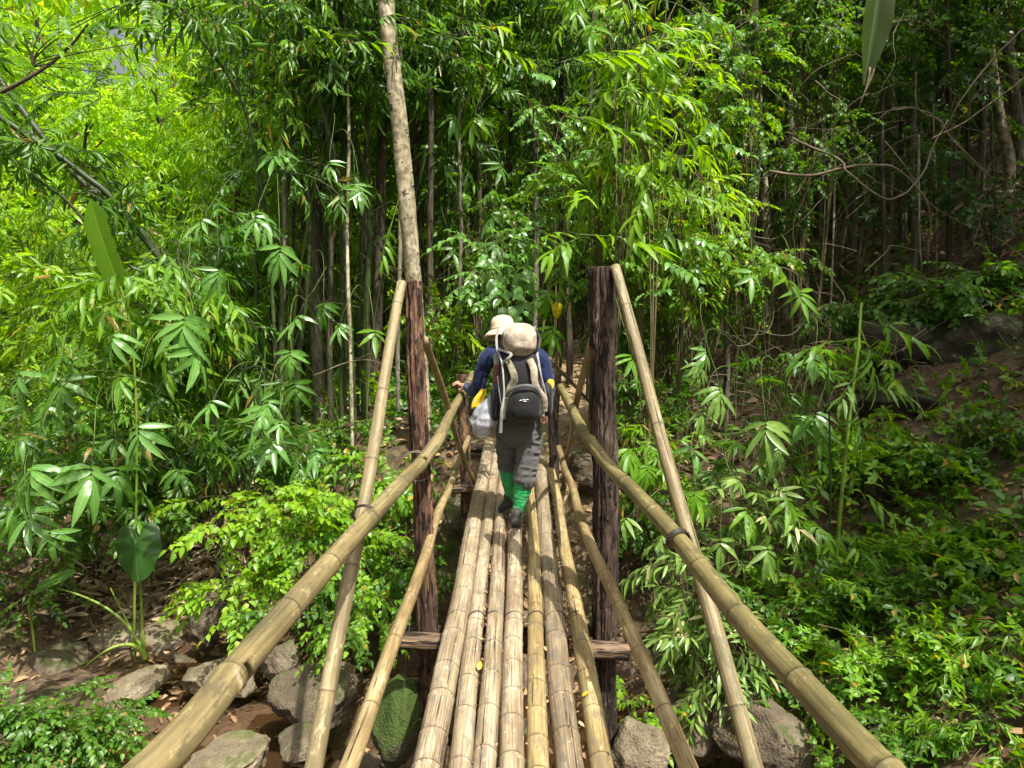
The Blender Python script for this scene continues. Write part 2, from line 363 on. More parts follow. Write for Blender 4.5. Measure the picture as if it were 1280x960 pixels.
ii = (np.arange(ny-1)[:, None]*nx+np.arange(nx-1)[None]); Q = np.stack([ii, ii+1, ii+nx+1, ii+nx], -1).reshape(-1, 4)
pth = (sst(1.25-np.abs(GX-(.25+.19*(GY-8)))/.85)*sst((GY-7.0)/1.0)*sst((26-GY)/4)).ravel()
wet = (sst((-1.12-GZ)/.25)*sst((GX+4.5)/1)*(GY < 9)).ravel()
ob('ground', mk_mesh('ground', V, Q, M['ground'], True, {'path': ('FLOAT', pth), 'wet': ('FLOAT', wet)}), kind='structure')
# shallow stream in the bed
m, n, out, nd, lk = new_mat('stream_water')
p = nd('ShaderNodeBsdfPrincipled', i_Roughness=.06); p.inputs['Base Color'].default_value = (.05, .03, .015, 1); p.inputs['IOR'].default_value = 1.33
nz = nd('ShaderNodeTexNoise', i_Scale=9.0, i_Detail=3.0); bp = nd('ShaderNodeBump', i_Strength=.25, i_Distance=.02); lk(nz.outputs[0], bp.inputs['Height']); lk(bp.outputs[0], p.inputs['Normal'])
tr = nd('ShaderNodeBsdfTransparent'); tr.inputs[0].default_value = (.75, .62, .45, 1); mx = nd('ShaderNodeMixShader', i_Fac=.45); lk(tr.outputs[0], mx.inputs[1]); lk(p.outputs[0], mx.inputs[2]); lk(mx.outputs[0], out.inputs[0]); M['water'] = m
sx_ = np.linspace(-4.2, 3.0, 30); sy_ = np.linspace(2.2, 7.2, 24); SX, SY = np.meshgrid(sx_, sy_)
ii = (np.arange(23)[:, None]*30+np.arange(29)[None]); Q = np.stack([ii, ii+1, ii+31, ii+30], -1).reshape(-1, 4)
ob('stream', mk_mesh('stream', np.stack([SX, SY, SX*0-1.44], -1).reshape(-1, 3), Q, m), kind='structure')

# ------------------------------------------------------------------ rocks
def rock(px, py, Y, sx, sy, sz, rz, tilt, mat, label, seed, name='boulder', flat=.25, xyz=None):
    bm = bmesh.new(); bmesh.ops.create_icosphere(bm, subdivisions=5, radius=1)
    V = np.array([v.co[:] for v in bm.verts]); rng = np.random.default_rng(seed)
    for k in range(9):                                   # broken faces
        nrm = rng.normal(size=3); nrm /= np.linalg.norm(nrm); dd = rng.uniform(.55, .82)
        h = V@nrm; over = np.clip(h-dd, 0, None); V = V-over[:, None]*nrm*(1-flat*.4)
    V = V*(1+.10*fbm(V*1.6, seed)[:, None]+.045*fbm(V*5, seed+7)[:, None]+.018*fbm(V*15, seed+9, 2)[:, None])
    V = V*np.array([sx, sy, sz])
    R = np.array(Matrix.Rotation(rz, 3, 'Z')@Matrix.Rotation(tilt, 3, 'Y'))
    V = V@R.T
    Fc = np.array([[v.index for v in f.verts] for f in bm.faces]); bm.free()
    c = at(px, py, Y) if xyz is None else np.array(xyz)
    return ob(name, mk_mesh(name, V, Fc, M[mat], True), None, label, 'rock', None, None, tuple(c))
ROCKS = [
 (152, 795, 7.9, .42, .30, .20, .1, .03, 'rock', 'low tan boulder behind the taro leaf stalks, at the foot of the dry leaf pile'),
 (205, 800, 7.7, .28, .26, .19, -.2, .05, 'rock', 'blocky sunlit stone just beside the taro stalks, under the dry leaf pile'),
 (172, 862, 6.3, .17, .34, .16, -.35, .25, 'rock', 'pale sunlit slab leaning toward the stream, in front of the taro plant'),
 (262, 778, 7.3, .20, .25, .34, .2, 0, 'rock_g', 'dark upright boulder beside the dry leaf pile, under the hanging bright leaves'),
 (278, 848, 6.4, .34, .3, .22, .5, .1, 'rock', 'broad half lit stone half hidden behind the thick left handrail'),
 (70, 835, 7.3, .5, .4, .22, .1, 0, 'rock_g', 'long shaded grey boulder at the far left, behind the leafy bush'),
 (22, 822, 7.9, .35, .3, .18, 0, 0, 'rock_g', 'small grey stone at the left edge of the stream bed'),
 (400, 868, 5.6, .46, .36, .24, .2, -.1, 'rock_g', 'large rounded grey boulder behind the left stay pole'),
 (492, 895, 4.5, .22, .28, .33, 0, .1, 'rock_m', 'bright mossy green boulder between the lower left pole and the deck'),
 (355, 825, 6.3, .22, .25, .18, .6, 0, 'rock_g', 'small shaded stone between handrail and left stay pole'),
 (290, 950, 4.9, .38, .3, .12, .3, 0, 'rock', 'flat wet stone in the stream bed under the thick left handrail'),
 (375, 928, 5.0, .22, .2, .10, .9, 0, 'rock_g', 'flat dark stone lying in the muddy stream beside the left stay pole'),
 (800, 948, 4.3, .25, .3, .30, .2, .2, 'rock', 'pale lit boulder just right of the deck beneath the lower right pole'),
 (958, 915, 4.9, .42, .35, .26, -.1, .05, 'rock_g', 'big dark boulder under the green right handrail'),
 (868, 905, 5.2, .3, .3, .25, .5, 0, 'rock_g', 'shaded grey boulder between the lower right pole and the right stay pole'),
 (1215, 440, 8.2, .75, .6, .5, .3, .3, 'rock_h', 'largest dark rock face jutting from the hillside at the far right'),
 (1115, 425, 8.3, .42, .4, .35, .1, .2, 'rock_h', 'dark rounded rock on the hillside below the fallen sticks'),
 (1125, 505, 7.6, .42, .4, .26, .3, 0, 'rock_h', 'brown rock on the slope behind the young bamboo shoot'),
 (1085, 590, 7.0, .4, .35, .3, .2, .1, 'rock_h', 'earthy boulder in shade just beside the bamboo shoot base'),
 (470, 655, 8.2, .3, .3, .3, .2, .1, 'rock_g', 'mossy stone on the far bank behind the left trestle post'),
 (585, 640, 7.6, .3, .3, .25, .2, .1, 'rock_g', 'shaded stone under the far end of the deck'),
 (740, 590, 8.0, .35, .3, .25, .2, .1, 'rock_g', 'brown stone on the far bank between the right posts'),
]
for i, r_ in enumerate(ROCKS): rock(*r_, seed=11+i*3)
def cob_label(x, y, s):
    px = 640+x/y*F; w_ = [(210, 'by the taro plant'), (330, 'under the thick left handrail'), (420, 'by the left stay pole'), (500, 'left of the mossy boulder'), (570, 'beside the mossy boulder'), (680, 'under the deck'), (790, 'under the right edge of the deck'), (880, 'by the pale boulder right of the deck'), (9999, 'by the big dark boulder')]
    return f"{'tiny' if s < .07 else 'small' if s < .09 else 'fist sized' if s < .11 else 'larger'} grey cobble {next(t for a, t in w_ if px < a)}, {'close to the camera' if y < 4.6 else 'midway over the bed' if y < 6 else 'against the far bank'}"
rng = np.random.default_rng(77)
for i in range(70):                                     # cobbles of the bed
    x = rng.uniform(-3.8, 2.2); y = rng.uniform(3.6, 7.6); s = rng.uniform(.04, .14)
    if i < 6: V0 = None
    z = float(H(x, y))
    if i % 7 == 0 or i < 7:
        o = rock(0, 0, 0, s, s*.8, s*.6, rng.uniform(0, 6), 0, 'rock_g', cob_label(x, y, s), 200+i, 'cobble', xyz=(x, y, z+s*.2)); o['category'] = 'stone'; o['group'] = 'cobbles of the stream bed'; proto = o
        if i < 7: protos = globals().setdefault('cob', []); protos.append(o)
    else:
        src = cob[i % len(cob)]; o = src.copy(); COL.objects.link(o); o.location = (x, y, z+s*.2); o.rotation_euler = (0, 0, rng.uniform(0, 6)); k = rng.uniform(.6, 1.3); o.scale = (k, k, k); o['label'] = cob_label(x, y, k*.1)

# ------------------------------------------------------------------ bamboo poles
def bamboo(name, mat, pts, r0, r1, rng, sides=22, gap=(.22, .34), wob=.012, parent=None, label=None, ring=1.06, org=(0, 0, 0), step=.04, taper_pow=1.0):
    C0 = crom(pts, 300); L = arclen(C0)[-1]
    nodes = []; s = rng.uniform(.05, .2)
    while s < L-.03: nodes.append(s); s += rng.uniform(*gap)
    ss = set(np.round(np.arange(0, L, step), 4).tolist()+[L])
    for q in nodes:
        for dlt in (-.020, -.009, -.004, 0, .004, .009, .020): ss.add(round(min(max(q+dlt, 0), L), 4))
    ss = np.array(sorted(ss)); C = resample(C0, ss)
    T, A, B = frames(C); sd_ = rng.integers(0, 999)
    P1 = np.stack([ss*1.1, 0*ss, 0*ss+sd_], -1); C = C+A*(wob*vn(P1, 1))[:, None]+B*(wob*vn(P1, 2))[:, None]
    R = r0+(r1-r0)*(ss/L)**taper_pow; ndv = np.zeros(len(ss)); bump = np.zeros(len(ss))
    for q in nodes:
        d = np.abs(ss-q); bump += (ring-1)*np.exp(-(d/.010)**2); ndv = np.maximum(ndv, np.where(d < .003, rng.uniform(.7, 1.0), np.where(d < .006, .25, 0)))
        bump -= .02*np.exp(-((ss-q-.02)/.012)**2)
    R = R*(1+bump+.015*vn(np.stack([ss*3, 0*ss, 0*ss+sd_], -1), 4))
    fn = lambda s, t, Rr: 1+.018*vn(np.stack([np.cos(t)*1.3, np.sin(t)*1.3, s*1.5+sd_], -1), 6)
    mb = MB(); tube(mb, C, R, sides, True, fn, ndv)
    return ob(name, mb.mesh(name, M[mat], org), parent, label, loc=None)
rng = np.random.default_rng(5)
bridge = thing('bamboo_footbridge', 'rustic footbridge of seven bamboo deck poles with bamboo handrails tied to bark posts', 'footbridge')
DECK = [(534, 40, 602, 17, 551, 'deck', 'widest weathered grey bamboo pole, outermost on the left of the deck'),
        (571, 31, 616, 12, 560, 'deck', 'cracked bamboo pole, second from the left of the deck'),
        (603, 32, 628, 11, 556, 'deck', 'grey bamboo pole with yellow leaf beside it, third from the left of the deck'),
        (639, 33, 644, 14, 558, 'deck', 'middle bamboo pole of the deck, long dark crack along it'),
        (677, 29, 663, 11, 552, 'deck_y', 'thin yellowish bamboo pole, third from the right of the deck'),
        (713, 38, 679, 16, 553, 'deck', 'thick many ringed bamboo pole, second from the right of the deck'),
        (753, 32, 692, 11, 540, 'deck_y', 'smooth yellow bamboo pole, outermost on the right of the deck')]
for px0, w0, px1, w1, pye, mt, lab in DECK:
    a = deckpt(px0, 960); b = deckpt(px1, 600)
    ra = w0/2*a[1]/F*1.04; rb_ = w1/2*b[1]/F*1.06
    u = (b-a); e = deckpt(0, pye)[1]; t1 = (e-a[1])/u[1]; t0 = (-.9-a[1])/u[1]
    p0 = a+u*t0; p1 = a+u*t1
    r0_ = ra+(rb_-ra)*t0; r1_ = max(ra+(rb_-ra)*t1, .03)
    pts = [p0, a+u*(.0), a+u*.5, b, p1]; k = []
    for q in pts:
        tt = (q[1]-a[1])/u[1]; rr = ra+(rb_-ra)*tt; q = q.copy(); q[2] -= rr; q[0] += rng.normal(0, .006); k.append(q)
    bamboo('deck_pole', mt, k, r0_, r1_, rng, 26, (.20, .36), .010, bridge, lab)
# handrails
def W(w, Y): return w/2*Y/F
HR = .90
L = [deckpt(*q, HR) for q in [(-150, 1260), (190, 965), (300, 835), (390, 728), (455, 655)]]+[at(505, 600, 3.75), at(525, 580, 4.08)]+[at(546, 551, 4.32), at(556, 532, 4.95), at(576, 495, 6.15), at(591, 466, 7.1)]
bamboo('handrail', 'rail', L, .054, .030, rng, 28, (.34, .52), .012, bridge, 'thick left handrail, smooth tan bamboo that bends up to the far post', ring=1.085, taper_pow=.8)
L = [deckpt(*q, HR) for q in [(1340, 1180), (1102, 958), (1010, 862), (920, 765), (845, 672)]]+[at(790, 612, 3.7), at(762, 584, 4.05), at(741, 556, 4.32), at(722, 525, 5.0), at(700, 484, 6.3)]
bamboo('handrail', 'rail_g', L, .045, .034, rng, 28, (.30, .5), .008, bridge, 'greenish right handrail of bamboo with a dark groove along it', ring=1.09)
# low side poles
L = [at(*q) for q in [(330, 1200, 1.9), (442, 950, 2.55), (500, 775, 3.4), (531, 690, 4.15), (545, 645, 4.9), (564, 605, 5.9), (586, 548, 7.12)]]
bamboo('side_pole', 'curb', L, .037, .026, rng, 22, (.35, .5), .012, bridge, 'low mottled yellow pole running along the left of the deck')
L = [at(*q) for q in [(950, 1180, 1.9), (852, 950, 2.55), (800, 820, 3.1), (768, 740, 3.62), (738, 678, 4.2), (715, 615, 5.4), (699, 560, 7.1)]]
bamboo('side_pole', 'curb', L, .037, .027, rng, 22, (.3, .45), .014, bridge, 'low stained pole running along the right of the deck')
# stays
d0, d1 = at(395, 955, 2.95), at(455, 632, 3.62); u = d0-d1
e = at(503, 353, 4.33); L = [d0+(d0-e)*.55, d0, d0+(e-d0)*.5, e]
bamboo('stay_pole', 'stay', L, .047, .029, rng, 22, (.38, .6), .010, bridge, 'slanting bamboo stay from the stream bed up to the red brown post')
d0, d1 = at(940, 955, 2.72), at(851, 680, 3.30); u = d0-d1
e = at(768, 334, 4.35); L = [d0+(d0-e)*.5, d0, d0+(e-d0)*.5, e]
bamboo('stay_pole', 'stay', L, .042, .031, rng, 22, (.5, .8), .006, bridge, 'pale slanting bamboo stay leaning on the charred post')
# far braces
bamboo('brace', 'curb', [at(531, 425, 4.55), at(556, 500, 5.3), at(578, 570, 6.2), at(594, 606, 6.9)], .026, .022, rng, 14, (.2, .3), .012, bridge, 'thin curved brace from the red brown post down to the far trestle')
bamboo('brace', 'curb', [at(739, 425, 4.6), at(722, 500, 5.5), at(711, 560, 6.5), at(705, 612, 7.0)], .026, .020, rng, 14, (.2, .3), .012, bridge, 'thin brace from the charred post down to the far trestle')
bamboo('brace', 'stay', [at(686, 448, 7.25), at(706, 470, 7.8), at(745, 512, 8.8)], .022, .018, rng, 12, (.2, .3), .01, bridge, 'thin pole slanting down from the far right post to the path')
bamboo('brace', 'curb', [at(713, 598, 7.0), at(704, 640, 6.7), at(696, 700, 6.6)], .022, .018, rng, 12, (.2, .3), .01, bridge)
# posts
def log(name, mat, pts, r0, r1, seed, parent, label=None, sides=110, ridge=.26, freq=3.4, step=.014, org=(0, 0, 0)):
    C0 = crom(pts, 200); Ln = arclen(C0)[-1]; ss = np.arange(0, Ln, step); ss = np.append(ss, Ln); C = resample(C0, ss)
    def fn(s, t, R):
        p = np.stack([np.cos(t)*freq*1.6, np.sin(t)*freq*1.6, s*1.3+seed], -1)
        a = 1-np.abs(vn(p, seed)); q = np.stack([np.cos(t)*freq*4, np.sin(t)*freq*4, s*4+seed], -1)
        b = vn(q, seed+3); c = vn(np.stack([np.cos(t)*.9, np.sin(t)*.9, s*1.7+seed], -1), seed+5)*1.4; b = b+.8*vn(q*np.array([2.2, 2.2, 5]), seed+9)
        return 1+ridge*(a-.6)+ridge*.45*b+.09*c
    mb = MB(); tube(mb, C, np.linspace(r0, r1, len(ss)), sides, True, fn)
    return ob(name, mb.mesh(name, M[mat], org), parent, label)
log('post', 'post', [at(541, 1150, 4.42), at(535, 820, 4.42), at(527, 600, 4.42), at(521, 480, 4.42), at(517, 351, 4.42)], .068, .048, 3, bridge, 'tall red brown bark post on the left', freq=2.2)
log('post', 'post_d', [at(757, 1150, 4.42), at(756, 820, 4.42), at(756, 600, 4.42), at(752, 334, 4.42)], .074, .074, 8, bridge, 'tall charred black post on the right', freq=3.2)
log('post', 'post', [at(583, 700, 7.2), at(581, 560, 7.2), at(577, 468, 7.2)], .055, .05, 13, bridge, 'short dark topped post where the hiker rests a hand', 30, .12)
log('post', 'post_d', [at(694, 700, 7.2), at(692, 560, 7.2), at(688, 452, 7.2)], .055, .045, 17, bridge, 'short grey post beside the far end of the right handrail', 30, .12)
log('crossbeam', 'beam', [at(498, 801, 4.26), at(640, 806, 4.26), at(786, 814, 4.26)], .052, .052, 23, bridge, 'rough split log carrying the deck between the tall posts', 40, .14)
log('crossbeam', 'post_d', [at(488, 787, 4.56), at(640, 790, 4.56), at(775, 789, 4.56)], .034, .034, 27, bridge, 'thinner dark log behind the near crossbeam', 30, .10)
log('crossbeam', 'beam', [at(556, 612, 7.08), at(640, 610, 7.08), at(722, 607, 7.08)], .045, .04, 33, bridge, 'far crossbeam beneath the deck', 30, .12)
log('crossbeam', 'post_d', [at(585, 560, 8.2), at(700, 556, 8.2)], .06, .06, 37, bridge, 'sill log under the far ends of the deck poles', 24, .12)
# bark edge strip at the near end under the camera: sill log
log('crossbeam', 'beam', [np.array([-.8, .3, -.09]), np.array([.85, .3, -.09])], .07, .07, 41, bridge, 'sill log under the near ends of the deck poles', 24, .12)
# lashings
M['cord'] = plain('black_cord', (.02, .015, .012), .5, .5, 200, .3)
M['wire'] = plain('thin_wire', (.16, .13, .09), .5, .5, 200, .3)
def wrap(c, axis_, r, turns, pitch, thick, mat='cord', label=None):
    a = Vector(axis_).normalized(); q = a.to_track_quat('Z', 'Y'); t = np.linspace(0, turns*2*PI, int(turns*20))
    P = np.stack([np.cos(t)*r, np.sin(t)*r, (t/(2*PI)-turns/2)*pitch], 1); Rm = np.array(q.to_matrix()); P = P@Rm.T+np.asarray(c)
    mb = MB(); tube(mb, P, thick, 6); return ob('lashing', mb.mesh('lashing', M[mat]), bridge, label)
c = deckpt(456, 648, HR)+np.array([0, .03, 0]); wrap(c, (.15, .8, .3), .068, 2, .012, .0035)
c = at(456, 632, 3.62); wrap(c, (.3, .6, .7), .052, 2, .01, .003)
c = deckpt(848, 676, HR); wrap(c, (-.2, .8, .1), .052, 3, .011, .0045)
wrap(at(855, 676, 3.22), (.5, -.3, .1), .05, 2, .02, .0045); wrap(at(851, 672, 3.30), (-.1, .6, .8), .045, 3, .011, .0045)
c = at(584, 480, 6.6); wrap(c, (.1, .8, .4), .05, 2, .012, .003)
c = deckpt(702, 488, HR); wrap(c, (.1, .8, .4), .045, 2, .012, .003)
wrap(at(521, 583, 4.33), (0, 1, .2), .10, 1.5, .02, .003, 'wire')
# wire that ties the deck poles to the crossbeam
P = []
for px0, w0, px1, w1, pye, mt, lab in DECK:
    a = deckpt(px0, 960); b = deckpt(px1, 600); ra = w0/2*a[1]/F*1.04; rb_ = w1/2*b[1]/F*1.06; u = b-a; tt = (4.2-a[1])/u[1]; q = a+u*tt; rr = ra+(rb_-ra)*tt
    for th in np.linspace(PI*.98, PI*.02, 9): P.append([q[0]+math.cos(th)*(rr+.004), 4.2+.01*math.sin(th*2), q[2]-rr+math.sin(th)*(rr+.005)])
mb = MB(); tube(mb, np.array(P), .0028, 5); ob('lashing', mb.mesh('lashing', M['cord']), bridge, 'dark wire crossing over all seven deck poles')
P = crom([at(513, 770, 4.3), at(504, 880, 4.35), at(515, 905, 4.3), at(525, 898, 4.3), at(532, 910, 4.3)], 40)
mb = MB(); tube(mb, P, .002, 5); ob('lashing', mb.mesh('lashing', M['wire']), bridge, 'loose thin wire dangling below the near crossbeam')
# ------------------------------------------------------------------ the hiker and what the hiker carries
DP = 5.70
def PP(px, py, dd=0.0): return at(px, py, DP+dd)
def cloth_mat(name, c, rough=.85, fine=220, var=.18, bump=.15, c2=None):
    m, n, out, nd, lk = new_mat(name); tc = nd('ShaderNodeTexCoord')
    a = nd('ShaderNodeTexNoise', i_Scale=14.0, i_Detail=4.0); lk(tc.outputs['Object'], a.inputs['Vector'])
    b = nd('ShaderNodeTexNoise', i_Scale=float(fine), i_Detail=2.0); lk(tc.outputs['Object'], b.inputs['Vector'])
    r = ramp(nd, [(.35, tuple(x*(1-var) for x in c)), (.65, c2 or tuple(min(1, x*(1+var)) for x in c))]); lk(a.outputs[0], r.inputs[0])
    p = nd('ShaderNodeBsdfPrincipled', i_Roughness=rough); lk(r.outputs[0], p.inputs['Base Color']); p.inputs['Specular IOR Level'].default_value = .25
    p.inputs['Sheen Weight'].default_value = .15
    bp = nd('ShaderNodeBump', i_Strength=bump, i_Distance=.006); lk(math_(nd, lk, 'ADD', b.outputs[0], math_(nd, lk, 'MULTIPLY', a.outputs[0], 2.0)), bp.inputs['Height']); lk(bp.outputs[0], p.inputs['Normal'])
    lk(p.outputs[0], out.inputs[0]); return m
M['skin'] = cloth_mat('skin', (.42, .20, .12), .5, 90, .12, .05)
M['navy'] = cloth_mat('navy_knit', (.006, .014, .055))
M['trouser'] = cloth_mat('grey_trouser', (.08, .077, .076), .8, 220, .08)
M['sock'] = cloth_mat('green_sock', (.016, .40, .105), .85, 120, .45, .3, c2=(.05, .36, .11))
M['shoe'] = cloth_mat('dark_shoe', (.035, .03, .028), .6)
M['hat'] = cloth_mat('hat_cotton', (.60, .46, .30), .9)
M['blackf'] = cloth_mat('black_nylon', (.010, .010, .011), .62, 260, .3, .3)
M['greyf'] = cloth_mat('grey_nylon', (.09, .09, .095), .6)
M['beige'] = cloth_mat('beige_nylon', (.36, .30, .22), .8, 60, .45, .6)
M['olive'] = cloth_mat('olive_mottled', (.20, .18, .11), .8, 60, .6, .4)
M['webbing'] = cloth_mat('pale_webbing', (.27, .265, .25), .7)
M['maroon'] = cloth_mat('maroon_cloth', (.14, .05, .045), .6)
M['yellowc'] = cloth_mat('yellow_cloth', (.62, .42, .02), .8)
M['hair'] = cloth_mat('dark_hair', (.012, .009, .008), .6)
M['white'] = cloth_mat('white_print', (.75, .75, .75), .6)
def wr(amp, f, seed):
    amp *= 1.5
    def fn(s, t, R):
        p = np.stack([np.cos(t)*1.1+s*4, np.sin(t)*1.1, s*f*1.5+seed], -1); return 1+amp*(.8-2.2*np.abs(vn(p*1.5, seed)))+amp*.2*vn(p*3.2, seed+1)
    return fn
def limb(mb, pts, R, n=40, sides=22, fn=None):
    pts = np.array(pts, float); R = np.array(R, float); R = R if R.ndim == 2 else np.stack([R, R], 1)
    C = crom(np.hstack([pts, R]), n); C, Rr = C[:, :3], np.maximum(C[:, 3:], .002)
    e = np.sin(np.linspace(0, PI/2, 5))                      # rounded ends
    u0 = (C[0]-C[1])/np.linalg.norm(C[0]-C[1]); u1 = (C[-1]-C[-2])/np.linalg.norm(C[-1]-C[-2]); a = e[1:]
    pre = np.array([C[0]+u0*Rr[0].min()*k for k in a[::-1]]); post = np.array([C[-1]+u1*Rr[-1].min()*k for k in a]); sc_ = np.sqrt(np.maximum(1-a**2, .02))
    C = np.vstack([pre, C, post]); Rr = np.vstack([Rr[:1]*sc_[::-1][:, None], Rr, Rr[-1:]*sc_[:, None]])
    tube(mb, C, Rr, sides, True, fn)
def blob(mb, c, r, e=1.0, fn=None, rot=None, n=28, taper=0.0):
    u = np.linspace(-PI/2, PI/2, n); v = np.arange(n*2)/(n*2)*2*PI; U, Vv = np.meshgrid(u, v, indexing='ij')
    sg = lambda x, p: np.sign(x)*np.abs(x)**p
    X = sg(np.cos(U), e)*sg(np.cos(Vv), e); Y = sg(np.cos(U), e)*sg(np.sin(Vv), e); Z = sg(np.sin(U), e)
    k = 1+taper*Z; P = np.stack([X*r[0]*k, Y*r[1]*k, Z*r[2]], -1)
    if fn is not None: P = P*fn(P)[..., None]
    P = P.reshape(-1, 3)
    if rot is not None: P = P@np.array(rot.to_matrix()).T
    m_ = n*2; i = np.arange(n-1)[:, None]*m_; j = np.arange(m_)[None]; j2 = (j+1) % m_
    Q = np.stack([i+j, i+j2, i+m_+j2, i+m_+j], -1).reshape(-1, 4); mb.add(P+np.asarray(c), None, Q)
def fused(name, mb, mat, parent, org, voxel=.008, smooth=2, label=None):
    o = ob(name, mb.mesh(name, M[mat], org), parent, label)
    r = o.modifiers.new('fuse', 'REMESH'); r.mode = 'VOXEL'; r.voxel_size = voxel; r.use_smooth_shade = True
    if smooth: s = o.modifiers.new('smooth', 'SMOOTH'); s.iterations = smooth; s.factor = .5
    return o
root = thing('person', 'hiker in tan hat, navy shirt and green socks walking away over the bamboo bridge', 'person', tuple(deckpt(643, 650)))
O = np.array(root.location)
RH, RK, RA = PP(659, 531, 0), PP(657, 577, -.03), PP(647, 637, -.05)
LH, LK, LA = PP(638, 531, 0), PP(634, 572, .12), PP(637, 618, .19)
rt = deckpt(646, 657); rt = np.array([rt[0], rt[1], SL*rt[1]])
ltoe = deckpt(627, 641); 
WR = PP(583, 483.5, .36); PL = PP(577, 481, .43)
mb = MB()
limb(mb, [PP(648, 535, 0), PP(648, 500, .0), PP(645, 462, .04), PP(643, 446, .07)], [(.15, .10), (.13, .095), (.15, .105), (.12, .07)])
limb(mb, [PP(642, 444, .08), PP(634, 428, .12), PP(630, 418, .14)], [.065, .052, .055])
blob(mb, PP(628, 411, .165), (.072, .092, .108)); blob(mb, PP(627, 415, .262), (.012, .02, .02)); blob(mb, PP(628, 424, .20), (.045, .05, .04))
for s in (-1, 1): blob(mb, PP(628+s*11.6, 413, .16), (.010, .02, .03))
limb(mb, [PP(622, 444, .05), PP(610, 448, .05), PP(601, 470, .09), PP(598, 489, .14), PP(590, 487, .24), WR], [.05, .048, .042, .038, .03, .024]); limb(mb, [PP(666, 444, .05), PP(676, 449, .05), PP(683, 470, .03), PP(686, 486, .02), PP(684, 500, .05), PP(683, 511, .07)], [.05, .046, .04, .036, .03, .025])
limb(mb, [LH, LK, LA, LA+np.array([0, .02, -.05])], [.08, .055, .036, .035]); limb(mb, [RH, RK, RA, RA+np.array([0, .02, -.05])], [.08, .055, .036, .035])
# left hand spread on the rail: palm, four fingers, thumb
limb(mb, [WR, (WR+PL)/2, PL], [(.024, .022), (.032, .018), (.038, .015)], 12, 14)
for k, (px, py, dd, ln) in enumerate([(566.5, 482.5, .40, 1), (565.5, 480.8, .43, 1), (567, 479, .46, 1), (569.5, 477.6, .485, 1)]):
    a = PL+np.array([-.012, -.028+.019*k, .004]); e = PP(px, py, dd); limb(mb, [a, (a+e)/2+np.array([0, 0, .012]), e], [.0105, .0095, .0075], 10, 8)
limb(mb, [WR+np.array([-.02, -.01, 0]), PP(578, 486, .37), PP(573.5, 487.5, .38)], [.013, .012, .009], 10, 8)
# right hand hanging, fingers curled
HB = PP(682.5, 518, .085); limb(mb, [PP(683, 511, .07), PP(683, 515, .08), HB], [(.024, .022), (.022, .034), (.018, .038)], 12, 14)
for k in range(4):
    a = HB+np.array([0, -.026+.018*k, -.01]); limb(mb, [a, a+np.array([.004, .008, -.035]), a+np.array([-.012, .014, -.058-.004*(k in (1, 2))]), a+np.array([-.028, .012, -.055])], [.010, .010, .0085, .007], 10, 8)
limb(mb, [PP(682, 514, .05), PP(679.5, 519, .05), PP(679, 524, .06)], [.013, .011, .009], 10, 8)
fused('body', mb, 'skin', root, O, .0055, 1)
for s in (-1, 1): mb = MB(); blob(mb, PP(628+s*5, 411.5, .25), (.012, .01, .009), n=10); ob('eye', mb.mesh('eye', M['white'], O), root)
mb = MB(); limb(mb, [PP(624.5, 420, .25), PP(628, 420.5, .255), PP(631.5, 420, .25)], [.004, .006, .004], 8, 8); ob('mouth', mb.mesh('mouth', M['maroon'], O), root)
mb = MB(); blob(mb, PP(628, 410, .15), (.082, .094, .106)); blob(mb, PP(629, 419, .115), (.062, .05, .05)); fused('hair', mb, 'hair', root, O, .009, 1)
# shirt
mb = MB()
limb(mb, [PP(649, 517, -.01), PP(648, 500, 0), PP(646, 470, .03), PP(643, 448, .06), PP(640, 440, .08)], [(.175, .125), (.16, .115), (.175, .125), (.17, .105), (.08, .07)], 60, 40, wr(.035, 5, 2))
limb(mb, [PP(622, 444, .05), PP(610, 448, .05), PP(601, 470, .09), PP(598, 489, .14), PP(590, 487, .24), WR+(PP(598, 489, .14)-WR)*.10], [.075, .072, .060, .058, .052, .040], 60, 26, wr(.07, 9, 4))
limb(mb, [PP(666, 444, .05), PP(676, 449, .05), PP(683, 470, .03), PP(686, 486, .02), PP(684, 500, .05), PP(683, 509, .065)], [.072, .068, .056, .052, .045, .036], 60, 26, wr(.07, 9, 7))
fused('shirt', mb, 'navy', root, O, .009, 1)
mb = MB(); limb(mb, [PP(636, 437, .06), PP(633, 431, .10)], [(.082, .075), (.062, .06)], 12, 24, wr(.05, 12, 3)); ob('collar', mb.mesh('collar', M['greyf'], O), root)
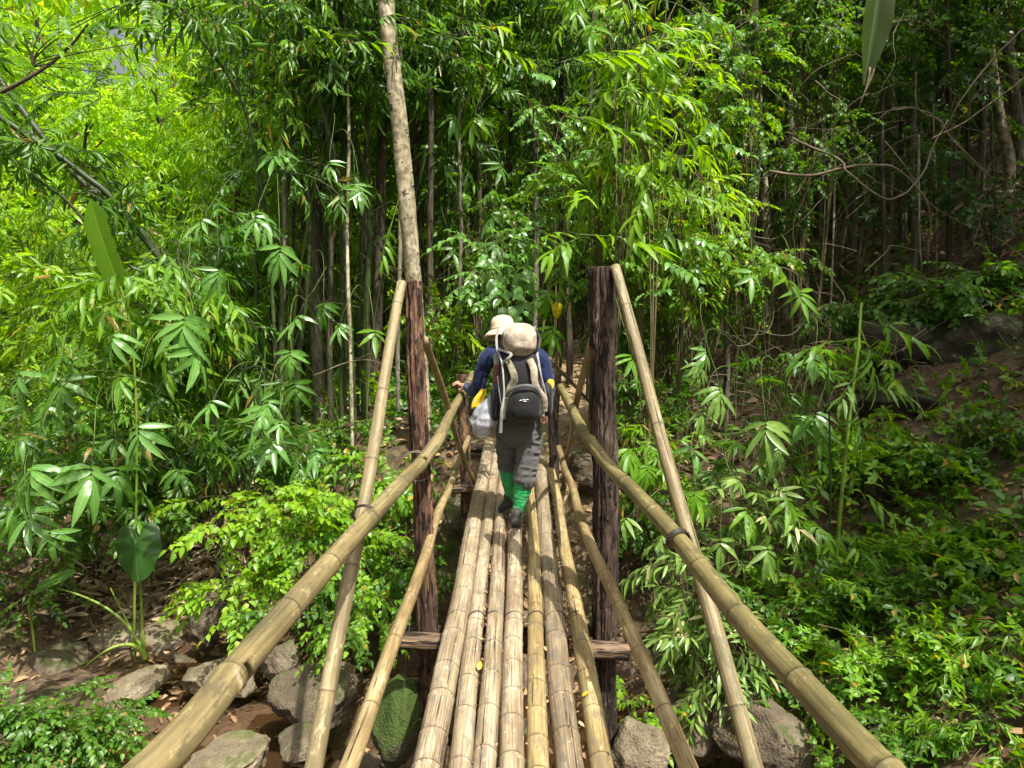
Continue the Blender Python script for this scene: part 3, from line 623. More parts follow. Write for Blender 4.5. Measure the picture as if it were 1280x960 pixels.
# trousers
mb = MB(); f1 = wr(.09, 11, 11); f2 = wr(.09, 11, 15)
limb(mb, [PP(648, 510, 0), PP(648, 530, 0), PP(649, 540, 0)], [(.165, .135), (.18, .14), (.165, .13)], 24, 32, wr(.03, 8, 9))
limb(mb, [PP(660, 532, 0), PP(661, 555, -.01), PP(659, 577, -.03), PP(657, 590, -.04), PP(656.5, 600, -.04)], [.105, .100, .090, .092, .094], 80, 40, f1)
limb(mb, [PP(636, 532, 0), PP(634, 552, .06), PP(633, 568, .11), PP(633.5, 576, .13), PP(634, 582, .14)], [.102, .090, .080, .079, .078], 80, 40, f2)
fused('trousers', mb, 'trouser', root, O, .006, 1)
for nm, pts, R in (('sock', [PP(655, 596, -.04), PP(653, 612, -.04), PP(649, 632, -.05), PP(647, 645, -.05)], [.070, .070, .050, .046]), ('sock', [PP(634, 578, .13), PP(635, 596, .15), PP(638, 616, .19), PP(638.5, 627, .21)], [.066, .062, .046, .042])):
    mb = MB()
    C = crom(np.hstack([np.array(pts), np.array(R)[:, None]]), 60); fs = wr(.05, 20, 21)
    tube(mb, C[:, :3], C[:, 3], 28, True, lambda s, t, Rr: fs(s, t, Rr)+.02*np.sin(s*230)); ob(nm, mb.mesh(nm, M['sock'], O), root)
def shoe(heel, toe, w_, nm='shoe'):
    d = toe-heel; L_ = np.linalg.norm(d); d = d/L_; mb = MB(); up = np.array([0, 0, 1.])
    limb(mb, [heel+up*.035, heel+d*.3*L_+up*.045, heel+d*.65*L_+up*.035, toe+up*.026], [(w_*.82, .042), (w_*.8, .05), (w_, .036), (w_*.8, .024)], 24, 20)
    limb(mb, [heel+up*.03+d*.02, heel+up*.095+d*.03], [.045, .046], 10, 18)
    o = fused(nm, mb, 'shoe', root, O, .006, 2); mb = MB()
    limb(mb, [heel+up*.008-d*.01, heel+d*.3*L_+up*.008, heel+d*.65*L_+up*.008, toe+up*.008+d*.01], [(w_*.9, .012), (w_*.82, .012), (w_*1.05, .012), (w_*.8, .012)], 24, 16); ob('sole', mb.mesh('sole', M['blackf'], O), o)
shoe(rt+np.array([0, -.04, .004]), rt+np.array([-.02, .20, .022]), .055)
shoe(np.array([PP(640, 634, .22)[0], DP+.20, SL*(DP+.2)+.055]), np.array([ltoe[0]-.012, ltoe[1]+.02, SL*(ltoe[1]+.02)+.004]), .052)
# hat
mb = MB(); hc = PP(628.5, 412, .15); n = 48; th = np.arange(n)/n*2*PI
pr = [(.004, .118), (.04, .116), (.070, .104), (.088, .080), (.095, .045), (.098, .010), (.102, .0), (.125, -.008), (.150, -.026), (.166, -.050), (.164, -.053), (.145, -.031), (.12, -.013), (.094, -.004)]
V = []; 
for r_, z_ in pr:
    for t in th:
        k = max(0, (r_-.10)/.06); rr = r_*(1+.03*math.sin(3*t+1)*k+.015*math.sin(5*t)*(z_ > .02)); V.append([rr*math.cos(t), rr*1.12*math.sin(t), z_+k*(.010*math.sin(2*t+.5)-.012*math.cos(t)*-1)])
m_ = len(pr); i = np.arange(m_-1)[:, None]*n; j = np.arange(n)[None]; j2 = (j+1) % n; Q = np.stack([i+j, i+n+j, i+n+j2, i+j2], -1).reshape(-1, 4)
R = np.array((Matrix.Rotation(-.10, 3, 'Y')@Matrix.Rotation(-.12, 3, 'X'))); V = np.array(V)@R.T; mb.add(V+hc, None, Q)
h = ob('hat', mb.mesh('hat', M['hat'], O), root); mb = MB(); t = np.linspace(0, 2*PI, 49); tube(mb, (np.stack([.0985*np.cos(t), .111*np.sin(t), .012+0*t], 1)@R.T)+hc, .0045, 6, False); ob('hat_band', mb.mesh('hat_band', M['hat'], O), h)

# backpack
bp_ = thing('backpack', 'large black and beige trekking backpack with rounded beige lid, worn by the hiker', 'backpack', tuple(PP(650, 480, -.22))); OB = np.array(bp_.location)
wn = lambda f, a, s: (lambda P: 1+a*(1-2*np.abs(vn(P*f+s, s)))+a*.4*vn(P*f*2.7, s+3))
mb = MB(); blob(mb, PP(651, 482, -.20), (.165, .13, .285), .62, wn(9, .02, 2), taper=-.08); blob(mb, PP(652, 512, -.20), (.155, .12, .10), .8); fused('pack_body', mb, 'blackf', bp_, OB, .008, 1)
mb = MB(); blob(mb, PP(650.5, 427, -.17), (.152, .14, .130), .75, wn(9, .02, 4)); ob('lid_side', mb.mesh('lid_side', M['blackf'], OB), bp_)
mb = MB(); blob(mb, PP(650, 425.5, -.215), (.134, .15, .132), .85, wn(11, .035, 6), rot=Matrix.Rotation(.06, 4, 'Y').to_quaternion(), n=44); lid = ob('lid', mb.mesh('lid', M['beige'], OB), bp_)
def ribbon(nm, pts, w_, mat, par, org, th_=.004, n=30, label=None, curve=0):
    P = np.array([PP(*p) for p in pts]); C = crom(P, n); T = np.gradient(C, axis=0); T /= np.linalg.norm(T, axis=1)[:, None]
    N = np.array([0, -1., 0]); S_ = np.cross(T, N); S_ /= np.linalg.norm(S_, axis=1)[:, None]; Nn = np.cross(S_, T); Nn = Nn*np.sign(-Nn[:, 1:2]+1e-9)
    w_ = np.broadcast_to(np.interp(np.linspace(0, 1, n), np.linspace(0, 1, np.size(w_)), np.atleast_1d(w_)), (n,))/2*DP/F
    V = []
    for a, b in ((-1, .4), (-.7, 1), (0, 1.2), (.7, 1), (1, .4), (1, -.6), (-1, -.6)): V.append(C+S_*(w_*a)[:, None]+Nn*th_*b)
    V = np.stack(V, 1).reshape(-1, 3); k = 7; i = np.arange(n-1)[:, None]*k; j = np.arange(k)[None]; j2 = (j+1) % k
    mb = MB(); mb.add(V, None, np.stack([i+j, i+j2, i+k+j2, i+k+j], -1).reshape(-1, 4)); return ob(nm, mb.mesh(nm, M[mat], org), par, label)
FD = -.335
mb = MB(); blob(mb, PP(655, 504, -.315), (.128, .085, .142), .8, wn(10, .02, 8), n=40, taper=-.1); fp = fused('front_pocket', mb, 'blackf', bp_, OB, .007, 1)
ribbon('side_panel', [(634, 449, -.30), (640, 462, FD), (643, 474, FD-.01), (638, 486, FD), (632, 500, -.33), (629, 524, -.30)], (7, 8, 9, 9, 7, 5), 'olive', bp_, OB, .006, label='mottled olive beige side strip of the pack')
ribbon('side_panel', [(662, 449, -.325), (667, 462, FD-.01), (668, 476, FD-.01), (672, 487, FD), (680, 499, -.30), (681, 514, -.26)], (8, 9, 8, 8, 8, 6), 'beige', bp_, OB, .006)
ribbon('rim', [(633, 496, -.35), (639, 487, -.385), (655, 482.5, -.40), (669, 485, -.385), (677, 496, -.35)], (3, 4.5, 4.5, 4.5, 3), 'greyf', fp, OB, .006)
ribbon('strap', [(623, 408, -.14), (620.5, 424, -.16), (622, 438, -.2), (627, 452, -.28), (629, 470, -.33), (630, 495, -.36), (627, 515, -.37), (625.5, 541, -.33)], (3, 3, 3, 2.2, 2, 2.2, 3.5, 4), 'webbing', bp_, OB, .003, 60)
ribbon('strap', [(668, 408, -.16), (671, 418, -.18), (671, 438, -.22), (673, 452, -.27), (677, 472, -.30), (683, 500, -.27), (679, 520, -.25)], (2, 3, 3.5, 3, 2, 2, 3), 'webbing', bp_, OB, .003, 60)
ribbon('strap', [(622, 437, -.22), (631, 439, -.30), (639, 443, -.345), (634, 449, -.345), (628, 453, -.3)], (3, 3, 3.5, 3, 2), 'webbing', bp_, OB, .003)
ribbon('strap', [(622, 470, -.25), (624, 490, -.28), (627, 506, -.34)], (1.5, 1.5, 1.5), 'webbing', bp_, OB, .002)
t = np.linspace(.15, PI-.15, 30); P = np.stack([PP(650.5, 427, -.24)[0]+.142*np.cos(t), 0*t+DP-.27, PP(650.5, 427, -.24)[2]+.128*np.sin(t)], 1); mb = MB(); tube(mb, P, .006, 8); ob('piping', mb.mesh('piping', M['blackf'], OB), lid)
mb = MB(); blob(mb, PP(622, 502, -.16), (.055, .08, .15), .6, wn(14, .04, 9)); ob('side_pocket', mb.mesh('side_pocket', M['blackf'], OB), bp_, 'black mesh pocket on the left flank')
mb = MB(); blob(mb, PP(684, 499, -.10), (.045, .09, .135), .8, wn(12, .05, 10)); ob('side_pocket', mb.mesh('side_pocket', M['blackf'], OB), bp_)
mb = MB(); blob(mb, PP(688.5, 480, -.09), (.028, .02, .045), .9, wn(20, .15, 12)); ob('tag', mb.mesh('tag', M['yellowc'], OB), bp_, 'small yellow scrap at the right flank')
mk = [[(649.5, 501, 0), (651, 500.3, 0), (652.5, 500.8, 0)], [(653.5, 499.8, 0), (655, 499.6, 0), (656, 500.4, 0)], [(654.5, 502, 0), (656.5, 501.6, 0), (658, 501.9, 0)], [(657, 499.8, 0), (659, 499.4, 0), (660.5, 499.8, 0)]]
for q in mk: ribbon('logo_mark', [(a, b, -.405+abs(a-655)*.0012) for a, b, _ in q], .8, 'white', fp, OB, .003, 8)
mb = MB(); limb(mb, [PP(622, 479, -.16), PP(621.5, 466, -.15), PP(621.5, 458, -.15)], [.036, .038, .030], 16, 18, wr(.05, 20, 5)); bt = thing('bottle', 'maroon covered bottle tucked upright in the left side pocket of the backpack', 'bottle', tuple(PP(622, 478, -.16))); ob('body', mb.mesh('body', M['maroon'], np.array(bt.location)), bt)
mb = MB(); limb(mb, [PP(621, 455, -.15), PP(620, 445, -.14)], [.024, .022], 8, 14); ob('cap', mb.mesh('cap', M['webbing'], np.array(bt.location)), bt)
# plastic bag
m, n, out, nd, lk = new_mat('thin_plastic'); tc = nd('ShaderNodeTexCoord'); mp = nd('ShaderNodeMapping'); mp.inputs['Scale'].default_value = (30, 30, 8); lk(tc.outputs['Object'], mp.inputs[0])
a = nd('ShaderNodeTexNoise', i_Scale=1.0, i_Detail=5.0, i_Roughness=.7); lk(mp.outputs[0], a.inputs['Vector'])
p = nd('ShaderNodeBsdfPrincipled', i_Roughness=.22); p.inputs['Base Color'].default_value = (.55, .6, .66, 1); bpn = nd('ShaderNodeBump', i_Strength=.9, i_Distance=.01); lk(a.outputs[0], bpn.inputs['Height']); lk(bpn.outputs[0], p.inputs['Normal'])
tl = nd('ShaderNodeBsdfTranslucent'); tl.inputs[0].default_value = (.6, .65, .72, 1); m1 = nd('ShaderNodeMixShader', i_Fac=.4); lk(p.outputs[0], m1.inputs[1]); lk(tl.outputs[0], m1.inputs[2])
tp = nd('ShaderNodeBsdfTransparent'); m2 = nd('ShaderNodeMixShader'); rr_ = ramp(nd, [(.35, .35), (.65, .85)]); lk(a.outputs[0], rr_.inputs[0]); lk(rr_.outputs[0], m2.inputs[0]); lk(tp.outputs[0], m2.inputs[1]); lk(m1.outputs[0], m2.inputs[2]); lk(m2.outputs[0], out.inputs[0]); M['plastic'] = m
bg_ = thing('plastic_bag', 'filled pale translucent plastic bag dangling at the left hip of the hiker', 'bag', tuple(PP(604, 520, -.12))); OG = np.array(bg_.location)
mb = MB(); limb(mb, [PP(614, 494, -.12), PP(612, 501, -.12), PP(607, 514, -.12), PP(604, 527, -.12), PP(603, 534, -.12)], [.012, .035, .078, .100, .085], 50, 40, wr(.09, 7, 31)); ob('film', mb.mesh('film', M['plastic'], OG), bg_)
mb = MB(); blob(mb, PP(604, 533, -.12), (.082, .07, .045), 1, wn(14, .1, 3)); blob(mb, PP(601, 524, -.11), (.045, .04, .05), 1, wn(14, .1, 5)); ob('contents', mb.mesh('contents', M['maroon'], OG), bg_)
mb = MB(); limb(mb, [PP(614, 495, -.12), PP(618, 488, -.14), PP(621, 480, -.17)], [.008, .005, .005], 10, 8); ob('knot', mb.mesh('knot', M['white'], OG), bg_)
yc = PP(600, 488, .0); V = []; 
for i in range(9):
    for j in range(7):
        u_, v_ = i/8, j/6; w_ = .012+.075*math.sin(PI*min(1, u_*.62+.12)); V.append([PP(605, 486, 0)[0]-.075*u_+(v_-.5)*w_, DP-.02+.015*math.sin(v_*9+u_*3), PP(604, 486, 0)[2]-.16*u_])
Q = [[i*7+j, i*7+j+1, i*7+j+8, i*7+j+7] for i in range(8) for j in range(6)]
mb = MB(); mb.add(np.array(V), None, np.array(Q)); o = ob('yellow_cloth', mb.mesh('yellow_cloth', M['yellowc'], yc), None, 'yellow cloth corner hanging between the elbow of the hiker and the plastic bag', 'cloth', loc=tuple(yc)); s_ = o.modifiers.new('thick', 'SOLIDIFY'); s_.thickness = .003

# ------------------------------------------------------------------ leaves
def prof(kind, t):
    if kind == 'bam': return np.interp(t, [0, .06, .2, .4, .6, .8, .93, 1], [.008, .055, .088, .095, .082, .052, .02, .0])
    if kind == 'brd': return np.interp(t, [0, .06, .2, .4, .6, .8, .93, 1], [.010, .06, .100, .108, .095, .06, .022, .0])
    if kind == 'ova': return np.interp(t, [0, .05, .2, .4, .6, .8, .93, 1], [.01, .13, .25, .28, .235, .13, .045, .0])
    if kind == 'ell': return np.interp(t, [0, .1, .3, .5, .7, .9, 1], [.01, .10, .19, .21, .18, .08, 0])
def leaf_tpl(kind, lod, fold=.35, droop=.25, twist=0.0, wave=0.0, wid=1.0):
    st = {0: [.05, .15, .3, .45, .6, .75, .9], 1: [.25, .65], 2: [.42]}[lod]
    V = [[0, 0, 0]]; LC = [[0, 0, 0]]; T = []
    def P(t, s):
        wv = prof(kind, t)*wid*(1.15 if lod else 1); y = s*wv; z = abs(s)*wv*fold-droop*t*t+wave*wv*math.sin(t*17)*s
        a = twist*t; return [t-.15*droop*t*t, y*math.cos(a), z+y*math.sin(a)]
    if lod == 2:
        V += [P(st[0], -1), P(st[0], 1), P(1, 0)]; LC += [[.42, -1, 0], [.42, 1, 0], [1, 0, 0]]; T = [[0, 1, 3], [0, 3, 2]]
        return np.array(V, float), np.array(T), np.array(LC, float)
    for t in st:
        for s in (-1, 0, 1): V.append(P(t, s)); LC.append([t, s, 0])
    V.append(P(1, 0)); LC.append([1, 0, 0]); e = len(V)-1
    T += [[0, 1, 2], [0, 2, 3]]
    for k in range(len(st)-1):
        a = 1+3*k; b = a+3
        T += [[a, b, b+1], [a, b+1, a+1], [a+1, b+1, b+2], [a+1, b+2, a+2]]
    a = 1+3*(len(st)-1); T += [[a, e, a+1], [a+1, e, a+2]]
    return np.array(V, float), np.array(T), np.array(LC, float)
def rotm(ax, a):
    c, s = math.cos(a), math.sin(a); m = np.eye(4)
    i, j = {'x': (1, 2), 'y': (2, 0), 'z': (0, 1)}[ax]; m[i, i] = c; m[j, j] = c; m[i, j] = -s; m[j, i] = s; return m
def trm(x, y, z): m = np.eye(4); m[:3, 3] = (x, y, z); return m
def scm(s): m = np.eye(4)*s; m[3, 3] = 1; return m
def spray(kind, rng):
    """leaf frames on a twig that runs along +X from the origin, twig length 1"""
    out = []
    def add(t, yaw, pitch, s, roll=0.0, dz=0): out.append(trm(t, 0, -.22*t*t+dz)@rotm('z', yaw)@rotm('y', pitch)@rotm('x', roll)@scm(s))
    R = lambda a: rng.normal(0, a)
    if kind == 'alt':
        n = 11
        for k in range(n): t = .12+.85*k/n; add(t, (1 if k % 2 else -1)*(1.0+R(.2)), .25+R(.25), .24*(1-.25*abs(t-.5))+R(.02), R(.3))
        add(1, R(.2), .3+R(.2), .24)
    elif kind == 'fan':
        n = int(rng.integers(6, 9))
        for k in range(n): a = (k/(n-1)-.5)*2; add(.82+.18*(1-abs(a)), a*1.7+R(.12), .18+.18*abs(a)+R(.16), .62*(1-.2*abs(a))+R(.05), R(.3))
    elif kind == 'bam':
        n = 8
        for k in range(n): t = .2+.8*k/n; add(t, (1 if k % 2 else -1)*(.65+R(.22)), .45+R(.3), .42+R(.05), R(.5))
        add(1, R(.2), .5+R(.2), .42)
    elif kind == 'pin':
        for k in range(11):
            t = .12+.86*k/11
            for s in (-1, 1): add(t, s*1.25+R(.08), .12+R(.08), .17*(1-.5*abs(t-.45)), R(.15))
        add(1, 0, .2, .15)
    elif kind == 'herb':
        for lv in range(3):
            t = .35+.32*lv; a0 = R(2)
            for k in range(4): add(t, a0+k*PI/2+R(.3), -.15+R(.3), .36*(1-.15*lv)+R(.04), R(.3))
    return np.array(out)
_r = np.random.default_rng(1)
SPR = {k: [spray(k, _r) for _ in range(6)] for k in ('alt', 'fan', 'bam', 'pin', 'herb')}
UNIT = {'alt': .24, 'fan': .62, 'bam': .42, 'pin': .17, 'herb': .36}     # leaf length per twig length
LSH = {'alt': 'ova', 'fan': 'brd', 'bam': 'bam', 'pin': 'ell', 'herb': 'ell'}
TPL = {}
for k in ('bam', 'ova', 'ell', 'brd'):
    for lod in (0, 1, 2):
        TPL[k, lod] = [leaf_tpl(k, lod, f, d, tw, wv) for f, d, tw, wv in ((.35, .22, .0, 0), (.2, .4, .3, .2), (.5, .12, -.3, 0), (.3, .55, .15, .25))]
def frame(dirs, up, rng, roll=.35):
    """(M,4,4) rotation frames with +X along dirs and +Z near up"""
    X = dirs/(np.linalg.norm(dirs, axis=1)[:, None]+1e-9)
    U = np.asarray(up, float)+rng.normal(0, roll, X.shape)
    Y = np.cross(U, X); Y /= np.linalg.norm(Y, axis=1)[:, None]+1e-9; Z = np.cross(X, Y)
    Mx = np.zeros((len(X), 4, 4)); Mx[:, :3, 0] = X; Mx[:, :3, 1] = Y; Mx[:, :3, 2] = Z; Mx[:, 3, 3] = 1
    return Mx
def leaves_of(kind, Ts, rng):
    """Ts (M,4,4) spray frames (scaled to twig length) -> leaf frames"""
    v = rng.integers(0, 6, len(Ts)); return np.concatenate([np.einsum('mij,njk->mnik', Ts[v == a], SPR[kind][a]).reshape(-1, 4, 4) for a in range(6)])
def leaf_mesh(name, LT, shape, lod, mat, rng, org, bias=None):
    vs = []; ts = []; lc = []; n = 0; v = rng.integers(0, 4, len(LT))
    for a in range(4):
        V, T, C = TPL[shape, lod][a]; S = LT[v == a]
        if not len(S): continue
        P = np.einsum('mij,nj->mni', S[:, :3, :3], V)+S[:, None, :3, 3]
        c = np.broadcast_to(C, (len(S),)+C.shape).copy(); rr = rng.random(len(S))
        c[:, :, 2] = rr[:, None]
        vs.append(P.reshape(-1, 3)); lc.append(c.reshape(-1, 3))
        ts.append((T[None]+(np.arange(len(S))*len(V))[:, None, None]).reshape(-1, 3)+n); n += len(S)*len(V)
    return mk_mesh(name, np.concatenate(vs)-np.asarray(org), np.concatenate(ts), M[mat], True, {'lc': ('FLOAT_VECTOR', np.concatenate(lc))})
def twigs(mb, Ts, r=.012):
    """thin three-sided twigs for spray frames, r relative to the twig"""
    t = np.array([0, .5, 1.]); th = np.arange(3)*2*PI/3
    V = np.array([[x, r*(1.3-x)*math.cos(a), -.22*x*x+r*(1.3-x)*math.sin(a)] for x in t for a in th])
    Q = np.array([[3*i+j, 3*i+(j+1) % 3, 3*i+3+(j+1) % 3, 3*i+3+j] for i in range(2) for j in range(3)])
    P = (np.einsum('mij,nj->mni', Ts[:, :3, :3], V)+Ts[:, None, :3, 3]).reshape(-1, 3)
    mb.add(P, None, (Q[None]+(np.arange(len(Ts))*9)[:, None, None]).reshape(-1, 4))
def bez(p0, p1, p2, p3, n=14):
    t = np.linspace(0, 1, n)[:, None]; return (1-t)**3*p0+3*(1-t)**2*t*p1+3*(1-t)*t*t*p2+t**3*p3

LEAFOBJ = {}
def leaf_objs(parent, LT, shape, mat, org, rng, name='leaf'):
    key = (shape, mat)
    if key not in LEAFOBJ:
        LEAFOBJ[key] = [mk_mesh('leaf', V, T, M[mat], True, {'lc': ('FLOAT_VECTOR', C+np.array([0, 0, .01]))}) for V, T, C in TPL[shape, 0]]
    for Tm in LT:
        o = bpy.data.objects.new(name, LEAFOBJ[key][int(rng.integers(0, 4))]); COL.objects.link(o); o.parent = parent
        m = Matrix(Tm.tolist()); m.translation -= Vector(org); o.matrix_basis = m
NPL = [0, 0]
def plant(px, py, Y, rx, ry, rz, kind, L, mat, label, name='shrub', cat='shrub', S=9, per=7, lod=1, seed=None, base=None, group=None,
          stem='twig_g', thick=.009, arch=.5, droop=.25, pieces=False, tmin=.35, cen=None, roll=.35, side=.9, parts=True):
    """stems rise from one foot on the ground and arch out to the crown; leafy twigs grow along them"""
    NPL[0] += 1; seed = seed or 1000+NPL[0]; rng = np.random.default_rng(seed)
    c = at(px, py, Y) if cen is None else np.asarray(cen, float)
    if base is None: bx, by = c[0]*1.0+rng.normal(0, .1), c[1]+.25*ry
    else: bx, by = base
    while bx < 1.2 and float(H(bx, by)) < -.75 and by < 12 and Y > 5: by += .25
    b = np.array([bx, by, float(H(bx, by))-.03])
    Rv = np.array([rx, ry, rz]); ps = []; ds = []; mb = MB()
    G = [(b+np.array([rng.normal(0, .16), rng.normal(0, .12), 0]), rng.normal(0, 1, 2)) for _ in range(max(2, S//5))]
    for k in range(S):
        q = rng.normal(size=3); q /= np.linalg.norm(q); e = c+q*Rv*rng.uniform(.55, 1)**.6
        h = max(e[2]-b[2], .15); b0, gj = G[k % len(G)]; cg = c[:2]-b0[:2]
        mid = c+(e-c)*.3; hc_ = max(c[2]-b[2], .1); p1 = b0+np.array([gj[0]*.14*hc_+cg[0]*.35, gj[1]*.10*hc_+cg[1]*.35, hc_*.75]); p2 = mid+np.array([0, 0, h*.18*arch+rz*arch])
        C = bez(b0, p1, p2, e); tube(mb, C, np.linspace(thick*(.6+.15*h), thick*.2, len(C)), 5, False)
        t = rng.uniform(tmin, 1, per); t[0] = 1; ix = t*(len(C)-1); P = np.stack([np.interp(ix, np.arange(len(C)), C[:, a]) for a in range(3)], 1)
        tg = np.gradient(C, axis=0); tg = np.stack([np.interp(ix, np.arange(len(C)), tg[:, a]) for a in range(3)], 1); tg /= np.linalg.norm(tg, axis=1)[:, None]+1e-9
        dv = rng.normal(size=(per, 3))*side; dv[0] *= .2; out = (P-c)/Rv; dv = dv+tg*.5+out*.6; dv[:, 2] = dv[:, 2]*.5-droop
        ps.append(P); ds.append(dv)
    P = np.concatenate(ps); Dv = np.concatenate(ds); Ts = frame(Dv, (0, 0, 1), rng, roll)
    tl = L/UNIT[kind]*rng.uniform(.75, 1.2, len(P)); Ts[:, :3, :3] *= tl[:, None, None]; Ts[:, :3, 3] = P
    LT = leaves_of(kind, Ts, rng)
    twigs(mb, Ts)
    root = thing(name, label, cat, tuple(b), group)
    ob('stem', mb.mesh('stem', M[stem], b), root)
    if pieces:
        n = min(len(LT), 300); ix = rng.permutation(len(LT)); leaf_objs(root, LT[ix[:n]], LSH[kind], mat, b, rng)
        if len(LT) > n: ob('foliage', leaf_mesh('foliage', LT[ix[n:]], LSH[kind], lod, mat, rng, b), root, kind='stuff')
    else: ob('foliage', leaf_mesh('foliage', LT, LSH[kind], lod, mat, rng, b), root, kind='stuff')
    NPL[1] += len(LT); return root

def hero(label, base, sprays, mat, name='bamboo_plant', cat='bamboo', stem='twig_g', thick=.006, seed=1, group=None, hang=None):
    """a plant whose big leaves are single pieces: sprays = (px, py, Y, leaf length, kind, azimuth deg toward viewer, pitch down)"""
    rng = np.random.default_rng(seed); b = np.array([base[0], base[1], float(H(*base))-.02]) if hang is None else np.asarray(hang, float)
    root = thing(name, label, cat, tuple(b), group); mb = MB()
    P = np.array([at(s[0], s[1], s[2]) for s in sprays]); top = P.mean(0)
    for s, p in zip(sprays, P):
        L_, kd, azm, pit = s[3], s[4], math.radians(s[5]), math.radians(s[6]); m2 = s[7] if len(s) > 7 else mat
        d = np.array([[math.sin(azm)*math.cos(pit), -math.cos(azm)*math.cos(pit), -math.sin(pit)]])
        Tm = frame(d, (0, 0, 1), rng, .12)[0]; tl = L_/UNIT[kd]; Tm[:3, :3] *= tl; Tm[:3, 3] = p-d[0]*tl*.6
        LT = np.einsum('ij,njk->nik', Tm, SPR[kd][int(rng.integers(0, 6))])
        leaf_objs(root, LT, LSH[kd], m2, b, rng); twigs(mb, Tm[None], .008)
        e = Tm[:3, 3]; h = abs(e[2]-b[2])
        C = bez(b, b+np.array([0, 0, (e[2]-b[2])*.7]), e-d[0]*.35*h+np.array([0, 0, .12*h]), e, 22); tube(mb, C, np.linspace(thick*1.6, thick*.4, 22), 5, False)
    ob('stem', mb.mesh('stem', M[stem], b), root); return root

# ------------------------------------------------------------------ trunks
def trunk(name, label, pts, r0, r1, mat, seed, cat='tree', group=None, sides=16, ridge=.05, org=None, culm=False):
    C0 = crom(pts, 120); L_ = arclen(C0)[-1]; ss = np.arange(0, L_, .06 if not culm else .05); C = resample(C0, ss)
    def fn(s, t, R):
        p = np.stack([np.cos(t)*1.5, np.sin(t)*1.5, s*.9+seed], -1); return 1+ridge*vn(p*1.6, seed)+ridge*.9*vn(p*np.array([2.5, 2.5, 6]), seed+2)
    nd_ = np.zeros(len(ss)); R = np.linspace(r0, r1, len(ss))
    if culm:
        sp = .33; ph = (ss % sp); R = R*(1+.09*np.exp(-(np.minimum(ph, sp-ph)/.02)**2)); nd_ = np.where(np.minimum(ph, sp-ph) < .026, .5, 0); fn = None
    mb = MB(); tube(mb, C, R, sides, False, fn, nd_)
    b = C[0] if org is None else org
    root = thing(name, label, cat, tuple(b), group); ob('culm' if culm else 'trunk', mb.mesh('trunk', M[mat], b), root); return root, C
def crown_on(root, C, L, kind, mat, seed, n_br=10, t0=.45, reach=1.6, per=10, lod=2, droop=.4, stem='dark_bark', rise=.5):
    rng = np.random.default_rng(seed); b = np.array(root.location); mb = MB(); ps = []; ds = []
    for k in range(n_br):
        p = C[int(len(C)*rng.uniform(t0, .99))]; a = rng.uniform(0, 2*PI); r = reach*rng.uniform(.4, 1)
        e = p+np.array([math.cos(a)*r, math.sin(a)*r, rng.uniform(-.3, .9)*r*rise])
        B = bez(p, p+(e-p)*.3+np.array([0, 0, .25*r]), p+(e-p)*.7+np.array([0, 0, .25*r]), e, 9); tube(mb, B, np.linspace(.02*r, .004, 9), 5, False)
        t = rng.uniform(.15, 1, per)*8; P = np.stack([np.interp(t, np.arange(9), B[:, q]) for q in range(3)], 1)+rng.normal(0, .12*r, (per, 3))*np.array([1, 1, .7])
        dv = rng.normal(size=(per, 3))+(P-p)*.5; dv[:, 2] = dv[:, 2]*.4-droop; ps.append(P); ds.append(dv)
    P = np.concatenate(ps); Dv = np.concatenate(ds); Ts = frame(Dv, (0, 0, 1), rng, .4); tl = L/UNIT[kind]*rng.uniform(.7, 1.2, len(P))
    Ts[:, :3, :3] *= tl[:, None, None]; Ts[:, :3, 3] = P; twigs(mb, Ts)
    LT = leaves_of(kind, Ts, rng)
    ob('branches', mb.mesh('branches', M[stem], b), root); f = ob('crown', leaf_mesh('crown', LT, LSH[kind], lod, mat, rng, b), root, kind='stuff'); return f
def gz(px, Y): x = (px-640)/F*Y; return np.array([x, Y, float(H(x, Y))-.1])
def tree_at(label, pl, w0, w1, mat, seed, name='tree', crown=None, **k):
    """pl: (px, py, Y) from the ground upward; the first point is dropped to the ground"""
    p = [at(*q) for q in pl]; z = float(H(p[0][0], p[0][1]))
    if p[0][2] > z: p = [np.array([p[0][0], p[0][1], z-.15])]+p
    root, C = trunk(name, label, p, W(w0, pl[0][2]), W(w1, pl[-1][2]), mat, seed, **k)
    if crown: crown_on(root, C, seed=seed, **crown)
    return root, C
CB = dict(L=.22, kind='bam', mat='mid', n_br=9, per=9, reach=1.5, t0=.7)
CD = dict(L=.20, kind='bam', mat='mid', n_br=9, per=9, reach=1.4, t0=.72)
CO = dict(L=.11, kind='alt', mat='mid', n_br=9, per=11, reach=1.4, t0=.7)
tree_at('tall pale trunk rising behind the top of the red brown bark post', [(531, 560, 8.6), (524, 450, 8.6), (516, 345, 8.6), (511, 280, 8.6), (502, 180, 8.6), (491, 85, 8.6), (482, -10, 8.6), (476, -260, 8.8)], 21, 19, 'pale_bark', 3, ridge=.07, sides=24, crown=dict(L=.16, kind='bam', mat='mid', n_br=8, per=8, t0=.8, reach=1.4))
